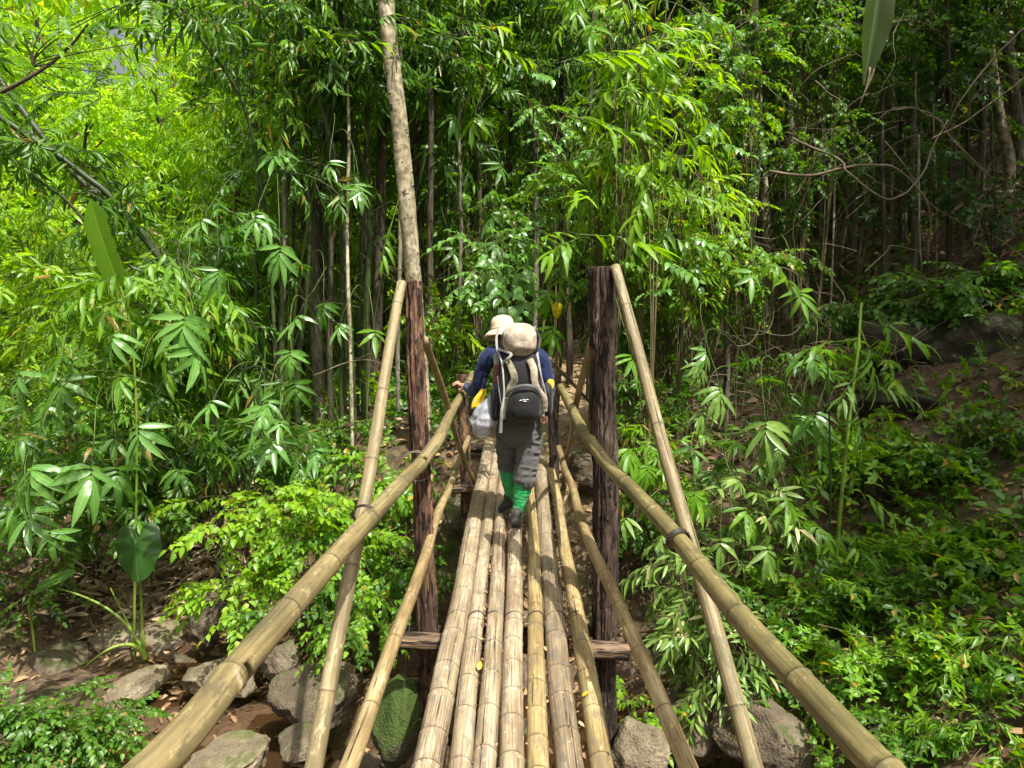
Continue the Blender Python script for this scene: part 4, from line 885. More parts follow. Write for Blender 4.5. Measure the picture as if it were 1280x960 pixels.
T_ = [
 ('dark reddish trunk just behind the pale trunk, on its left', [(466, 500, 11), (474, 330, 11), (478, 160, 11), (484, -40, 11.3)], 15, 11, 'dark_bark', CD),
 ('dark straight trunk showing between the pale trunk and the thin lit pole trees', [(531, 450, 12), (524, 250, 12), (519, 60, 12), (516, -60, 12)], 13, 10, 'dark_bark', CD),
 ('grey trunk behind the hiker, thicker than the yellow one beside it', [(549, 470, 12.5), (547, 350, 12.5), (545, 210, 12.5), (546, -40, 12.5)], 11, 8, 'grey_bark', CD),
 ('yellowish slim trunk right next to the grey trunk behind the hiker', [(560, 460, 14), (558, 330, 14), (557, 150, 14), (552, -60, 14)], 8, 6, 'pale_bark', CD),
 ('very thin sunlit pole tree standing in the dark gap above the hiker', [(613, 450, 13), (614, 300, 13), (612, 130, 13), (613, -60, 13)], 5.5, 3.5, 'pale_bark', CO),
 ('thin brown stem right next to the sunlit pole tree', [(625, 450, 13.5), (626, 300, 13.5), (627, 100, 13.5), (625, -60, 13.5)], 6, 4, 'grey_bark', CO),
 ('thin dark stem left of the sunlit pole tree', [(590, 450, 13), (589, 300, 13), (587, 200, 13), (580, 40, 13)], 4.5, 3, 'dark_bark', CD),
 ('mossy dark culm with drooping leaves halfway between pale trunk and left edge', [(427, 480, 10), (428, 300, 10), (429, 160, 10), (420, -40, 10)], 7, 6, 'culm', CD),
 ('stout brown trunk base among the dark bamboo on the left', [(400, 520, 10), (396, 430, 10), (392, 340, 10.3), (384, 180, 10.6), (380, -60, 11)], 15, 9, 'grey_bark', CB),
 ('slender dark stem beside the stout brown trunk base', [(447, 500, 10.5), (450, 350, 10.5), (458, 150, 10.5), (450, -60, 10.5)], 6, 5, 'culm', CD),
 ('yellowish trunk in the right forest, brightly lit at its foot', [(962, 330, 12), (955, 250, 12), (948, 150, 12), (941, -40, 12)], 14, 11, 'pale_bark', CO),
 ('black leaning stem crossing in front of the yellowish trunk', [(948, 330, 10.5), (952, 200, 10.5), (957, 90, 10.5), (965, -40, 10.5)], 6, 4, 'dark_bark', CO),
 ('olive sapling trunk under the bright bamboo, right of the charred post', [(909, 445, 8.5), (907, 390, 8.5), (902, 330, 8.5), (893, 230, 8.5), (890, 150, 8.5)], 8, 5, 'grey_bark', None),
 ('grey spotted trunk in the middle of the right forest', [(1068, 260, 13), (1066, 150, 13), (1064, 60, 13), (1060, -50, 13)], 9, 8, 'grey_bark', CO),
 ('pale leaning trunk at the top right, leftmost of the cluster', [(1262, 200, 11), (1250, 150, 11), (1236, 60, 11), (1222, -50, 11)], 13, 11, 'pale_bark', CD),
 ('pale trunk at the top right, middle of the cluster', [(1276, 190, 11.5), (1266, 100, 11.5), (1254, 20, 11.5), (1246, -50, 11.5)], 13, 11, 'grey_bark', CD),
 ('yellow pale trunk touching the right edge of the photo', [(1300, 180, 12), (1285, 90, 12), (1272, 10, 12), (1266, -50, 12)], 14, 12, 'pale_bark', CD),
 ('dark curved stem in the top right, beside the pale cluster', [(1215, 260, 10.5), (1228, 170, 10.5), (1222, 90, 10.5), (1200, -40, 10.5)], 8, 6, 'dark_bark', CO),
 ('brown trunk just right of the hiker, behind the yellow leaf', [(712, 440, 12), (708, 350, 12), (704, 200, 12), (700, -40, 12)], 9, 7, 'dark_bark', CD),
 ('mossy trunk behind the top of the charred post', [(800, 420, 13), (806, 300, 13), (812, 150, 13), (815, -40, 13)], 10, 8, 'dark_bark', CD),
 ('dark trunk behind the bright young bamboo', [(868, 400, 13), (870, 250, 13), (864, 100, 13), (862, -40, 13)], 9, 8, 'dark_bark', CD),
]
for i, (lab, pl, w0, w1, mt, cr) in enumerate(T_): tree_at(lab, pl, w0, w1, mt, 300+i, crown=cr)
LM = [(-50, 'at the left edge'), (60, 'beneath the leaning culms'), (125, 'behind the upright banana leaf'), (205, 'just right of the banana leaf'), (290, 'left of the dark bamboo clump'), (400, 'behind the dark bamboo clump'), (500, 'behind the tall pale trunk'), (555, 'behind the thick grey trunk'), (615, 'straight above the hiker'), (700, 'above the path'), (755, 'above the charred post'), (840, 'behind the glowing bamboo'), (950, 'around the yellowish trunk'), (1060, 'around the grey spotted trunk'), (1160, 'left of the pale trunk cluster'), (1250, 'behind the pale trunk cluster'), (1360, 'beyond the right edge')]
def land(px): return min(LM, key=lambda q: abs(q[0]-px))[1]
for i, (px, Y, w_, ln, mt) in enumerate([(352, 9.6, 7, 10, 'grey_bark'), (372, 10.4, 5, -14, 'dark_bark'), (412, 9.4, 8, 6, 'dark_bark'), (438, 9.0, 5, -10, 'pale_bark'), (458, 10.2, 9, 4, 'dark_bark'), (497, 9.9, 6, 8, 'grey_bark'), (540, 10.6, 9, -6, 'dark_bark'), (572, 10.8, 5, 10, 'grey_bark'), (598, 11.5, 7, 4, 'dark_bark'), (640, 12.5, 6, -8, 'dark_bark'), (668, 11.8, 8, 6, 'grey_bark'), (736, 11, 6, 8, 'dark_bark'), (1012, 10, 7, -16, 'dark_bark'), (1100, 9.6, 6, 12, 'dark_bark'), (1140, 10.4, 8, 8, 'grey_bark'), (1190, 9.8, 6, -10, 'dark_bark')]):
    tree_at(f"{['leaning', 'straight', 'slightly crooked', 'bare'][i % 4]} {'brown' if mt == 'dark_bark' else 'pale' if mt == 'pale_bark' else 'grey'} trunk {land(px)}, {['thinnest', 'stoutest', 'mossy one'][i % 3]} nearby",
            [(px, 440, Y), (px+ln*.4, 300, Y), (px+ln*.2, 150, Y), (px+ln, -60, Y)], w_, w_*.7, mt, 560+i, crown=dict(L=.2 if px < 760 else .1, kind='bam' if px < 760 else 'alt', mat='mid', n_br=7, per=8, reach=1.1, t0=.75), sides=10)
# thin poles of the right-hand forest
rng = np.random.default_rng(9)
for i in range(40):
    px = rng.uniform(900, 1275); Y = rng.uniform(9.5, 17); w_ = rng.uniform(2.5, 6); ln = rng.normal(0, 14)
    tree_at(f"{'hair thin' if w_ < 3.5 else 'slim' if w_ < 5 else 'wrist thick'} {['grey', 'dark', 'pale'][i % 3]} sapling stem {land(px)}, "+('in front' if Y < 13 else 'half way back' if Y < 15.5 else 'far back'), [(px, 300, Y), (px+ln*.5, 150, Y), (px+ln, -60, Y)], w_, w_*.7, ['grey_bark', 'dark_bark', 'pale_bark'][i % 3], 400+i, 'sapling', group='slim saplings of the right hillside', sides=7,
            crown=dict(L=.10, kind='alt', mat='mid' if i % 2 else 'deep', n_br=7, per=8, reach=1.0, t0=.6))
for i in range(22):
    px = rng.uniform(395, 880); Y = rng.uniform(13, 19); w_ = rng.uniform(3, 7); ln = rng.normal(0, 16)
    tree_at(f"{'thin' if w_ < 4.5 else 'slim' if w_ < 6 else 'wrist thick'} {['dark', 'green', 'grey'][i % 3]} stem {land(px)}, "+('in front' if Y < 15 else 'half way back' if Y < 17 else 'far back'), [(px, 420, Y), (px+ln*.5, 220, Y), (px+ln, -60, Y)], w_, w_*.7, ['dark_bark', 'culm', 'grey_bark'][i % 3], 450+i, 'sapling', group='slim stems behind the bridge', sides=7,
            crown=dict(L=.2, kind='bam', mat='mid' if i % 2 else 'deep', n_br=7, per=8, reach=1.2, t0=.62))
# bamboo culms of the left clump, one thing each
CU = [([(372, 470, 9.5), (388, 300, 9.5), (380, 150, 9.3), (405, 60, 9), (420, -40, 8.8)], 8), ([(440, 470, 9.2), (425, 240, 9.2), (398, 120, 9), (380, 40, 9), (376, -40, 9)], 9),
      ([(455, 450, 9.8), (462, 260, 9.8), (440, 160, 9.5), (425, 75, 9.2), (430, -40, 9)], 9), ([(350, 480, 9.8), (355, 300, 9.8), (367, 150, 9.5), (376, 60, 9.3), (398, -40, 9)], 6),
      ([(345, 470, 9), (335, 300, 9), (310, 150, 8.6), (260, 60, 8.2), (170, -30, 7.8)], 6), ([(325, 480, 10.5), (320, 330, 10.5), (322, 180, 10.5), (300, 20, 10.5)], 6),
      ([(410, 480, 11), (407, 330, 11), (405, 150, 11), (412, -30, 11)], 7), ([(495, 470, 11), (500, 330, 11), (540, 150, 11), (545, -30, 11)], 7)]
for i, (pl, w_) in enumerate(CU):
    tree_at(['dark arching bamboo culm forking above the left stay pole', 'dark bamboo culm bending left near the pale trunk', 'thick dark bamboo culm bowing close to the pale trunk', 'thin upright bamboo culm left of the forked ones',
             'long bamboo culm arching far to the upper left', 'thin straight bamboo culm in the left middle', 'upright green culm behind the forked culms', 'dark culm leaning right behind the pale trunk'][i],
            pl, w_, w_*.6, 'culm', 500+i, 'bamboo_culm', cat='bamboo', group='culms of the dark bamboo clump', sides=9, culm=True, crown=dict(L=.19, kind='bam', mat='mid' if i % 3 else 'bright', n_br=8, per=7, reach=1.1, t0=.62, stem='culm'))
for i, (pl, w_, lab) in enumerate([([(330, 520, 8.6), (170, 285, 7.8), (100, 215, 7.6), (5, 150, 7.4), (-120, 70, 7)], 9, 'thick dark culm leaning diagonally to the upper left corner'),
      ([(300, 470, 9), (185, 300, 8.4), (95, 220, 8.2), (45, 160, 8.0), (-30, 60, 8)], 9, 'second dark diagonal culm just above the thick one'),
      ([(260, 470, 8.2), (105, 275, 7.6), (55, 230, 7.4), (0, 187, 7.2), (-90, 120, 7)], 5, 'thin dark diagonal culm, lowest of the three leaning ones')]):
    tree_at(lab, pl, w_, w_*.8, 'culm', 520+i, 'bamboo_culm', cat='bamboo', sides=9, culm=True, crown=dict(L=.2, kind='bam', mat='mid', n_br=9, per=7, reach=.8, t0=.3, stem='culm'))

# ------------------------------------------------------------------ forest behind: shared crowns, one thing per tree
def proto_tree(seed, hgt, kind, L, mat, n_br, per, reach, lod=2, tr='dark_bark', r=.09, umin=.06):
    rng = np.random.default_rng(seed); p = [np.array([0, 0, 0.]), np.array([rng.normal(0, .2), rng.normal(0, .2), hgt*.5]), np.array([rng.normal(0, .6), rng.normal(0, .6), hgt])]
    C0 = crom(p, 60); mb = MB(); tube(mb, C0, np.linspace(r, r*.3, 60), 8, False); tm = mb.mesh('trunk', M[tr])
    mb = MB(); ps = []; ds = []
    for k in range(n_br):
        u = umin+(1-umin)*rng.random()**.8; q = C0[int(59*u)]; a = rng.uniform(0, 2*PI); rr = reach*rng.uniform(.3, 1)*(1.1-.45*u); e = q+np.array([math.cos(a)*rr, math.sin(a)*rr, rng.uniform(-.2, .8)*rr])
        B = bez(q, q+(e-q)*.3+np.array([0, 0, .25*rr]), q+(e-q)*.7+np.array([0, 0, .25*rr]), e, 7); tube(mb, B, np.linspace(.015*rr, .004, 7), 4, False)
        t = rng.uniform(.2, 1, per)*6; P = np.stack([np.interp(t, np.arange(7), B[:, i]) for i in range(3)], 1)+rng.normal(0, .14*rr, (per, 3))
        dv = rng.normal(size=(per, 3)); dv[:, 2] = dv[:, 2]*.4-.45; ps.append(P); ds.append(dv)
    P = np.concatenate(ps); Ts = frame(np.concatenate(ds), (0, 0, 1), rng, .4); Ts[:, :3, :3] *= (L/UNIT[kind]*rng.uniform(.7, 1.2, len(P)))[:, None, None]; Ts[:, :3, 3] = P
    return tm, mb.mesh('branches', M['dark_bark']), leaf_mesh('crown', leaves_of(kind, Ts, rng), LSH[kind], lod, mat, rng, (0, 0, 0))
PT = {}
for k, (kind, L_, mat, n_br, per, reach, hgt) in dict(
        bg=('alt', .13, 'painted_glow', 46, 11, 2.2, 8), bl=('bam', .24, 'lime', 46, 11, 2.2, 8.5), bl2=('bam', .22, 'painted_glow', 46, 11, 2.2, 7.5), bm=('bam', .26, 'mid', 46, 11, 2.1, 9.5), bd=('bam', .24, 'deep', 46, 11, 2.0, 10),
        ob=('alt', .13, 'bright', 46, 11, 2.2, 8), om=('alt', .12, 'mid', 48, 11, 2.0, 9), od=('alt', .12, 'deep', 48, 11, 2.1, 10), pn=('pin', .09, 'bright', 46, 11, 2.2, 8)).items():
    PT[k] = proto_tree(len(k)*13+ord(k[0]), hgt, kind, L_, mat, n_br, per, reach)
PT['hd'] = proto_tree(95, 9, 'alt', .13, 'mid', 64, 12, 2.6, umin=.45, tr='grey_bark'); PT['hi'] = proto_tree(91, 9, 'alt', .12, 'mid', 34, 11, 2.2, umin=.5, tr='grey_bark'); PT['hb'] = proto_tree(93, 10, 'bam', .24, 'mid', 30, 11, 2.0, umin=.5)
def ftree(k, x, y, s, rz, label, group, cat='tree', name='forest_tree', z=None, sz=1):
    root = thing(name, label, cat, (x, y, (float(H(x, y))-.15) if z is None else z), group); root.rotation_euler = (0, 0, rz); root.scale = (s, s, s*sz)
    for nm, me in zip(('trunk', 'branches', 'crown'), PT[k]): ob(nm, me, root, kind='stuff' if nm == 'crown' else None)
rng = np.random.default_rng(31)
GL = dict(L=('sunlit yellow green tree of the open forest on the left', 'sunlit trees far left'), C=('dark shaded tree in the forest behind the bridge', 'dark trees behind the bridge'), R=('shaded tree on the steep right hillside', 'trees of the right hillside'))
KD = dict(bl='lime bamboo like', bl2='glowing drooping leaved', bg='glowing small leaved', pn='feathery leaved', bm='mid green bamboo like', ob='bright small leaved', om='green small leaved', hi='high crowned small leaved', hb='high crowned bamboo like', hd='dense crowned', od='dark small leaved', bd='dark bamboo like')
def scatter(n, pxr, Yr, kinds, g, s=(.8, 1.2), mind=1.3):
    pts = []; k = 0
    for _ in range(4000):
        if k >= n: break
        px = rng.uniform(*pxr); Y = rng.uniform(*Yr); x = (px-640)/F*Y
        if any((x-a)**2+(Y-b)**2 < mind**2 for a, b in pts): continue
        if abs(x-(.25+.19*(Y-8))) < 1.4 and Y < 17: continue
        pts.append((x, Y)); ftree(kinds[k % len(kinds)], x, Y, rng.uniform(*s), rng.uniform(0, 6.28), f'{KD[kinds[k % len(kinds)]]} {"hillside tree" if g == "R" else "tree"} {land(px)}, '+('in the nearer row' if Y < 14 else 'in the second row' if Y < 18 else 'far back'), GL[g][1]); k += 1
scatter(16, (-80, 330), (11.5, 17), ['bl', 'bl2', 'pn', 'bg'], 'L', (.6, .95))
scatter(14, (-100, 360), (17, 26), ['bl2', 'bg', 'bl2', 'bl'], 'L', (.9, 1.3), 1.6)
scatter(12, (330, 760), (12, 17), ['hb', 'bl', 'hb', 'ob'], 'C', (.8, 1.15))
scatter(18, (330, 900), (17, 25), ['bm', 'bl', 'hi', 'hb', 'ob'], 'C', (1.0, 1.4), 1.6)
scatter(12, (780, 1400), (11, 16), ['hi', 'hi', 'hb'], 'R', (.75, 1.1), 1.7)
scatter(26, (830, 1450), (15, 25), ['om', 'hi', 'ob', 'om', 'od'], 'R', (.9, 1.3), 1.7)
# canopy added outside the frame to shade the right hillside and the far bank
for x, y, s in ((6.9, 4.4, .85), (7.4, 1.4, .85), (9.3, 5.6, 1.0), (8.2, 7.2, .85), (11, 8, 1.2), (9.5, 1.5, 1.1), (12, 4.5, 1.2), (12.5, 11, 1.2), (10.5, -1.5, 1.1), (-8.8, 1.0, .8)):
    ftree('hd', x, y, s, x*3, 'unseen canopy tree beside the footbridge, added for its shade', 'unseen canopy trees added for shade')
# far mass that closes the view
n = 26000; Y = rng.uniform(26, 44, n); X = rng.uniform(-.95, .95, n)*Y; Zg = H(X, Y); Z = Zg+rng.uniform(0, 1, n)**.8*15
cl = fbm(np.stack([X*.35, Y*.35, Z*.35], -1), 9, 3); keep = (cl > -.25) & ~((X < -.3*Y) & (cl < .22)); X, Y, Z = X[keep], Y[keep], Z[keep]
Ts = frame(rng.normal(size=(len(X), 3))*np.array([1, 1, .4])-np.array([0, 0, .4]), (0, 0, 1), rng, .5); Ts[:, :3, :3] *= rng.uniform(.9, 1.5, len(X))[:, None, None]; Ts[:, :3, 3] = np.stack([X, Y, Z], -1)
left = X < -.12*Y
for sel, mt in ((left, 'painted_glow'), (~left, 'mid')):
    LT = leaves_of('bam', Ts[sel], rng); LT = LT[rng.random(len(LT)) < .6]; ob('distant_forest', leaf_mesh('distant_forest', LT, 'ell', 2, mt, rng, (0, 0, 0)), None, ['distant sunlit bamboo forest closing the view on the left', 'distant green forest closing the view behind the bridge'][0 if mt == 'painted_glow' else 1], 'forest', kind='stuff')
# ------------------------------------------------------------------ undergrowth, plant by plant
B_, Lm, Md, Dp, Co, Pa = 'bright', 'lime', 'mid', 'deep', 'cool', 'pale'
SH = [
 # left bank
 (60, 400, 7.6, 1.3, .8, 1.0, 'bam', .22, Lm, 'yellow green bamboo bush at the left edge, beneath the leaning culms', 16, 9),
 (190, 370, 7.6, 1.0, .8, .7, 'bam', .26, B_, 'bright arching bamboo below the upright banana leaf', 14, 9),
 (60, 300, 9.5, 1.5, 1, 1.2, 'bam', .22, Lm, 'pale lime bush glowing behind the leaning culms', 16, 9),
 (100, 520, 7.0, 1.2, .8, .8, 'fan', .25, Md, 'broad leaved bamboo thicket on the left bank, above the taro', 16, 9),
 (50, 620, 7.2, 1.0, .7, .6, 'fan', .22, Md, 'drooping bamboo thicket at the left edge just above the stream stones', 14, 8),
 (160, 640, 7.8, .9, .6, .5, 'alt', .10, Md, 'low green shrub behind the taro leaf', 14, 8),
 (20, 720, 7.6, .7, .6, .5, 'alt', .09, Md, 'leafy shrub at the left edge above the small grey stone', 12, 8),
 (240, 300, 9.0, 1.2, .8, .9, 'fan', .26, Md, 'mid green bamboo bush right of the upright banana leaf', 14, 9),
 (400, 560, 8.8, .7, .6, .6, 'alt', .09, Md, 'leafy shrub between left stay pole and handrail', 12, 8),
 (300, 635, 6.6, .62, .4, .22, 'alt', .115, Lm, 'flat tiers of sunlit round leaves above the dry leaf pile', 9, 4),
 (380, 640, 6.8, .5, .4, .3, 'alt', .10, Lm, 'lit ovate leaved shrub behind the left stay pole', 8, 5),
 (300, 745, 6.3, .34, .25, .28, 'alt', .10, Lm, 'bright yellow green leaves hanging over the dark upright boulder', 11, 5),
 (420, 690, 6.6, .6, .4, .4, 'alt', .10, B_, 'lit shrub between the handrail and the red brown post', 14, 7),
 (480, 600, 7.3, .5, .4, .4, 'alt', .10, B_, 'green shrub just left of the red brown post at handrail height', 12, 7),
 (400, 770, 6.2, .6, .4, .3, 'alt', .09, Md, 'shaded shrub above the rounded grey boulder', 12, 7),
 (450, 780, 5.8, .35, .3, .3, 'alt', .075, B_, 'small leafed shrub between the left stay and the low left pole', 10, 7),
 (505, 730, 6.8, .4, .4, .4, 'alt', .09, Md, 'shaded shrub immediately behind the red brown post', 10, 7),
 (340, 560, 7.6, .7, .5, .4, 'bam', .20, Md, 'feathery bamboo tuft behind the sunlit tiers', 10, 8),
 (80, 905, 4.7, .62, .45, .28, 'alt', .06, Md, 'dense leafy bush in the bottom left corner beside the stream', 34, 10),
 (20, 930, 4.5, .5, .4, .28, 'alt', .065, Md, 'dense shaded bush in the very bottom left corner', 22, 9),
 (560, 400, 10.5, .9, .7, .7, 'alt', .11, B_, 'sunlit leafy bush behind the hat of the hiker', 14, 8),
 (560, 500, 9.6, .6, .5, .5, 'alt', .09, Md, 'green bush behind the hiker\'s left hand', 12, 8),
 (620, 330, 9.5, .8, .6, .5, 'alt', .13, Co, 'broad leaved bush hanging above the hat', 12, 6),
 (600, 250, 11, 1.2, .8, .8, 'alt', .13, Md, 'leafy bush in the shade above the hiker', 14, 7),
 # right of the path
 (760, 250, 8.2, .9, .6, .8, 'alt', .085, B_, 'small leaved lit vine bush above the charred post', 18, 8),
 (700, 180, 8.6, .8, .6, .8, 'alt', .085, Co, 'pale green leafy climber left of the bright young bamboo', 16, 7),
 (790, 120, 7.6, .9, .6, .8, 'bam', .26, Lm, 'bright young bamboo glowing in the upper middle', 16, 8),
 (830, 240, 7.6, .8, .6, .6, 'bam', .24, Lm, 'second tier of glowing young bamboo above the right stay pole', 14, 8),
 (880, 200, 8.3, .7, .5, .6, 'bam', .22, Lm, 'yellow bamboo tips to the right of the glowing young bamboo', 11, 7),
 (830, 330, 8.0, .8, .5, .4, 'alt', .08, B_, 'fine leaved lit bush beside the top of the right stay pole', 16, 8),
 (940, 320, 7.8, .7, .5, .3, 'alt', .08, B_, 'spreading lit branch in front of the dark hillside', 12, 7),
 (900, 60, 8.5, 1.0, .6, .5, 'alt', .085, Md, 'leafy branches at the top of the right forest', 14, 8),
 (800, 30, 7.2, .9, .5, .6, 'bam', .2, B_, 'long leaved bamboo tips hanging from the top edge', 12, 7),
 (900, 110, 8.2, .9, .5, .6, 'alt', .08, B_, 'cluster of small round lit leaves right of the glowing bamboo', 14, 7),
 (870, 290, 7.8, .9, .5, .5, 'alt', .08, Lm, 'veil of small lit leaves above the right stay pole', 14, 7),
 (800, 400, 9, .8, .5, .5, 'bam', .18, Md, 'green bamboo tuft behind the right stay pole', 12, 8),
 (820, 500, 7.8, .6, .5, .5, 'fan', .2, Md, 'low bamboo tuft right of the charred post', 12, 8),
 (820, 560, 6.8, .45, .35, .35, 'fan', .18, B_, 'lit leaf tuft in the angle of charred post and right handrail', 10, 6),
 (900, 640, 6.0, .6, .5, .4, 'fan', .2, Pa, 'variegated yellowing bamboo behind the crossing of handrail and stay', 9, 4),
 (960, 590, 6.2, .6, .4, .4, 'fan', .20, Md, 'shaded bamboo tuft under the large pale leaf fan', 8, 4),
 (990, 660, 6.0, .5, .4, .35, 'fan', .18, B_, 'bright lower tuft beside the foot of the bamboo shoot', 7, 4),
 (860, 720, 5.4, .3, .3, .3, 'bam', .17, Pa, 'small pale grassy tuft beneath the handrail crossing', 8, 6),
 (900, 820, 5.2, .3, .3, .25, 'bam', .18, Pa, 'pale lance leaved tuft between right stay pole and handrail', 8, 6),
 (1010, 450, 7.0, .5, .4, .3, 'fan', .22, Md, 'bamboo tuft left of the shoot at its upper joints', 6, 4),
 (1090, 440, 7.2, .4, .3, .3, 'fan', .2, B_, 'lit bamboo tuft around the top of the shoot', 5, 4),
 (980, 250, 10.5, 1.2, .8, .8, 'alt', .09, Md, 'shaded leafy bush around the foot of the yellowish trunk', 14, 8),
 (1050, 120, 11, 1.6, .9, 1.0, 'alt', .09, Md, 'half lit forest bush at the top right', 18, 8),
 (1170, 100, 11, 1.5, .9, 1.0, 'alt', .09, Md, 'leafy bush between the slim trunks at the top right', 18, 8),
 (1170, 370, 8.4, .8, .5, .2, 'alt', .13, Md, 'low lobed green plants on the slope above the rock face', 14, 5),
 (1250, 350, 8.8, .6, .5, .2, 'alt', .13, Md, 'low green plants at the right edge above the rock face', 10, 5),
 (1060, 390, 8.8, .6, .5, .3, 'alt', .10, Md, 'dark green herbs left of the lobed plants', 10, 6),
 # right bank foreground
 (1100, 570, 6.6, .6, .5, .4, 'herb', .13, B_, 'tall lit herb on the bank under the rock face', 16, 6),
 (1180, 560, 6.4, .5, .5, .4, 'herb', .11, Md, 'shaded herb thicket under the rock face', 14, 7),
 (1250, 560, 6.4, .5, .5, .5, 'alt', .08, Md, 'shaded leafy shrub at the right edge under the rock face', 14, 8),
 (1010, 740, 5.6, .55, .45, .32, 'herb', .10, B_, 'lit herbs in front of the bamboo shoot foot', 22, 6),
 (960, 770, 5.3, .35, .3, .25, 'herb', .09, Md, 'herbs right beside the green handrail', 14, 6),
 (1100, 720, 5.6, .55, .45, .32, 'herb', .10, Md, 'leafy herb patch in the middle of the right bank', 22, 6),
 (1200, 700, 5.6, .55, .45, .35, 'herb', .11, B_, 'lit herb clump near the right edge of the bank', 22, 6),
 (1270, 690, 5.3, .4, .4, .35, 'alt', .11, Md, 'round leaved plant at the right edge of the bank', 12, 6),
 (1080, 820, 4.9, .5, .4, .28, 'herb', .09, B_, 'lit herb clump beside the lower end of the green handrail', 22, 6),
 (1180, 830, 4.7, .5, .4, .28, 'herb', .09, B_, 'bamboo grass clump low on the right bank', 22, 6),
 (1260, 820, 4.6, .45, .4, .3, 'bam', .10, B_, 'grassy clump at the right edge low on the bank', 18, 6),
 (1130, 920, 4.3, .45, .35, .22, 'herb', .08, Md, 'small leaved herbs at the bottom beside the green handrail', 20, 6),
 (1230, 930, 4.1, .45, .35, .25, 'bam', .10, B_, 'grassy clump in the bottom right corner', 20, 6),
 (1040, 930, 4.6, .3, .3, .2, 'herb', .08, B_, 'small lit plant between the dark boulder and the green handrail', 10, 5),
 (1000, 860, 5.0, .25, .25, .2, 'herb', .08, Md, 'small plant above the big dark boulder', 8, 5),
 (800, 650, 7.0, .35, .3, .3, 'alt', .08, Md, 'shaded plant behind the low right pole', 8, 6),
 (800, 880, 4.8, .2, .2, .18, 'alt', .075, B_, 'small lit plant beside the pale boulder under the deck', 6, 5),
 (1010, 60, 9.6, 1.0, .6, .6, 'alt', .085, Md, 'leafy spray at the top between the yellowish and the spotted trunk', 12, 7),
 (1120, 200, 9.6, 1.0, .6, .6, 'alt', .08, Dp, 'dark leafy spray behind the looping vines', 12, 7),
 (1220, 250, 9.5, .9, .6, .4, 'alt', .08, Dp, 'dark shrub on the slope below the bare white twig', 12, 7),
 (1010, 170, 9.4, .9, .6, .5, 'alt', .08, Md, 'half lit leafy shrub just right of the yellowish trunk', 12, 7),
 (680, 250, 12, 1.4, .9, .9, 'alt', .10, Dp, 'deep green bush in the shade above the hiker\'s pack', 14, 8),
 (660, 100, 11.5, 1.4, .9, 1.0, 'alt', .11, Dp, 'dark climbing foliage in the top middle', 16, 8),
 (560, 130, 11, 1.3, .9, 1.0, 'bam', .22, Md, 'half lit bamboo foliage right of the pale trunk', 14, 8),
]
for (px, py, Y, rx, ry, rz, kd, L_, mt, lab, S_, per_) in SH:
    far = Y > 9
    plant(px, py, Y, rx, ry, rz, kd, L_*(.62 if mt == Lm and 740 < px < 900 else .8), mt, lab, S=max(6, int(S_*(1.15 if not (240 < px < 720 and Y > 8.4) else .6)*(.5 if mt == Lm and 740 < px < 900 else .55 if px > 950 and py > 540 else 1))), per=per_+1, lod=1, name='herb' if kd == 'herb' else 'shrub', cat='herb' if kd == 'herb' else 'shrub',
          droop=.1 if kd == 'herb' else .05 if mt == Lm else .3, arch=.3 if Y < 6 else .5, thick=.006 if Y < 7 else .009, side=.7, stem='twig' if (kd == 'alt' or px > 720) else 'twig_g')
# ------------------------------------------------------------------ plants with single big leaves
bx = lambda px, Y: ((px-640)/F*Y, Y)
hero('bamboo branch whose large fan of striped leaves hangs in the left middle, before dark foliage', (-3.6, 8.6),
     [(232, 372, 5.6, .37, 'fan', 12, 62), (250, 415, 5.7, .30, 'fan', 40, 50), (140, 400, 5.9, .3, 'fan', -20, 55)], 'cool', seed=3)
hero('bamboo with broad drooping leaf fans low on the left bank, in front of the thicket', (-3.4, 8.9),
     [(168, 512, 5.6, .34, 'fan', 0, 66), (118, 560, 5.5, .36, 'fan', 25, 50), (35, 560, 5.4, .36, 'fan', -15, 55), (60, 650, 5.9, .25, 'fan', 10, 60), (30, 620, 5.6, .3, 'fan', 30, 45)], 'cool', seed=5)
hero('bamboo with small five leaf fans left of the left stay pole', (-2.2, 9.0),
     [(362, 425, 6.8, .26, 'fan', 10, 60), (335, 488, 6.8, .24, 'fan', -5, 50), (350, 516, 6.7, .2, 'fan', 15, 50), (395, 550, 6.8, .22, 'fan', -15, 60), (268, 488, 6.6, .24, 'fan', -20, 35)], 'cool', seed=7)
hero('bamboo hanging striped fans above the left middle, near the dark culms', (-3.0, 9.4),
     [(320, 255, 6.6, .27, 'fan', -10, 45), (350, 290, 6.7, .32, 'fan', 20, 60), (275, 322, 6.4, .26, 'fan', 30, 70), (410, 190, 7.2, .24, 'fan', 0, 45), (450, 225, 7.4, .22, 'fan', 30, 60), (255, 262, 6.9, .22, 'fan', -30, 45), (215, 325, 6.5, .22, 'bam', 40, 20, 'bright'), (180, 350, 6.5, .24, 'bam', 60, 10, 'bright'), (120, 350, 6.4, .24, 'bam', -30, 20, 'bright')], 'cool', seed=9)
hero('bamboo fan with bright tips touching the top of the left stay pole', (-1.9, 9.2), [(468, 400, 7.2, .26, 'fan', 20, 45, 'bright'), (425, 395, 7.4, .2, 'fan', -30, 50), (480, 300, 7.6, .2, 'bam', -20, 50, 'bright')], 'cool', seed=11)
hero('leafy sapling hanging right behind the hiker\'s pack with one yellow leaf', (2.1, 9.4),
     [(688, 350, 7.9, .3, 'fan', 0, 65, 'bright'), (690, 395, 7.8, .3, 'fan', 20, 60, 'bright'), (700, 330, 8, .28, 'bam', -20, 50, 'bright'), (655, 380, 8, .2, 'alt', -10, 50), (640, 360, 8, .2, 'alt', -30, 40), (620, 345, 8.1, .2, 'alt', 20, 40)], 'cool', seed=13, name='sapling', cat='sapling')
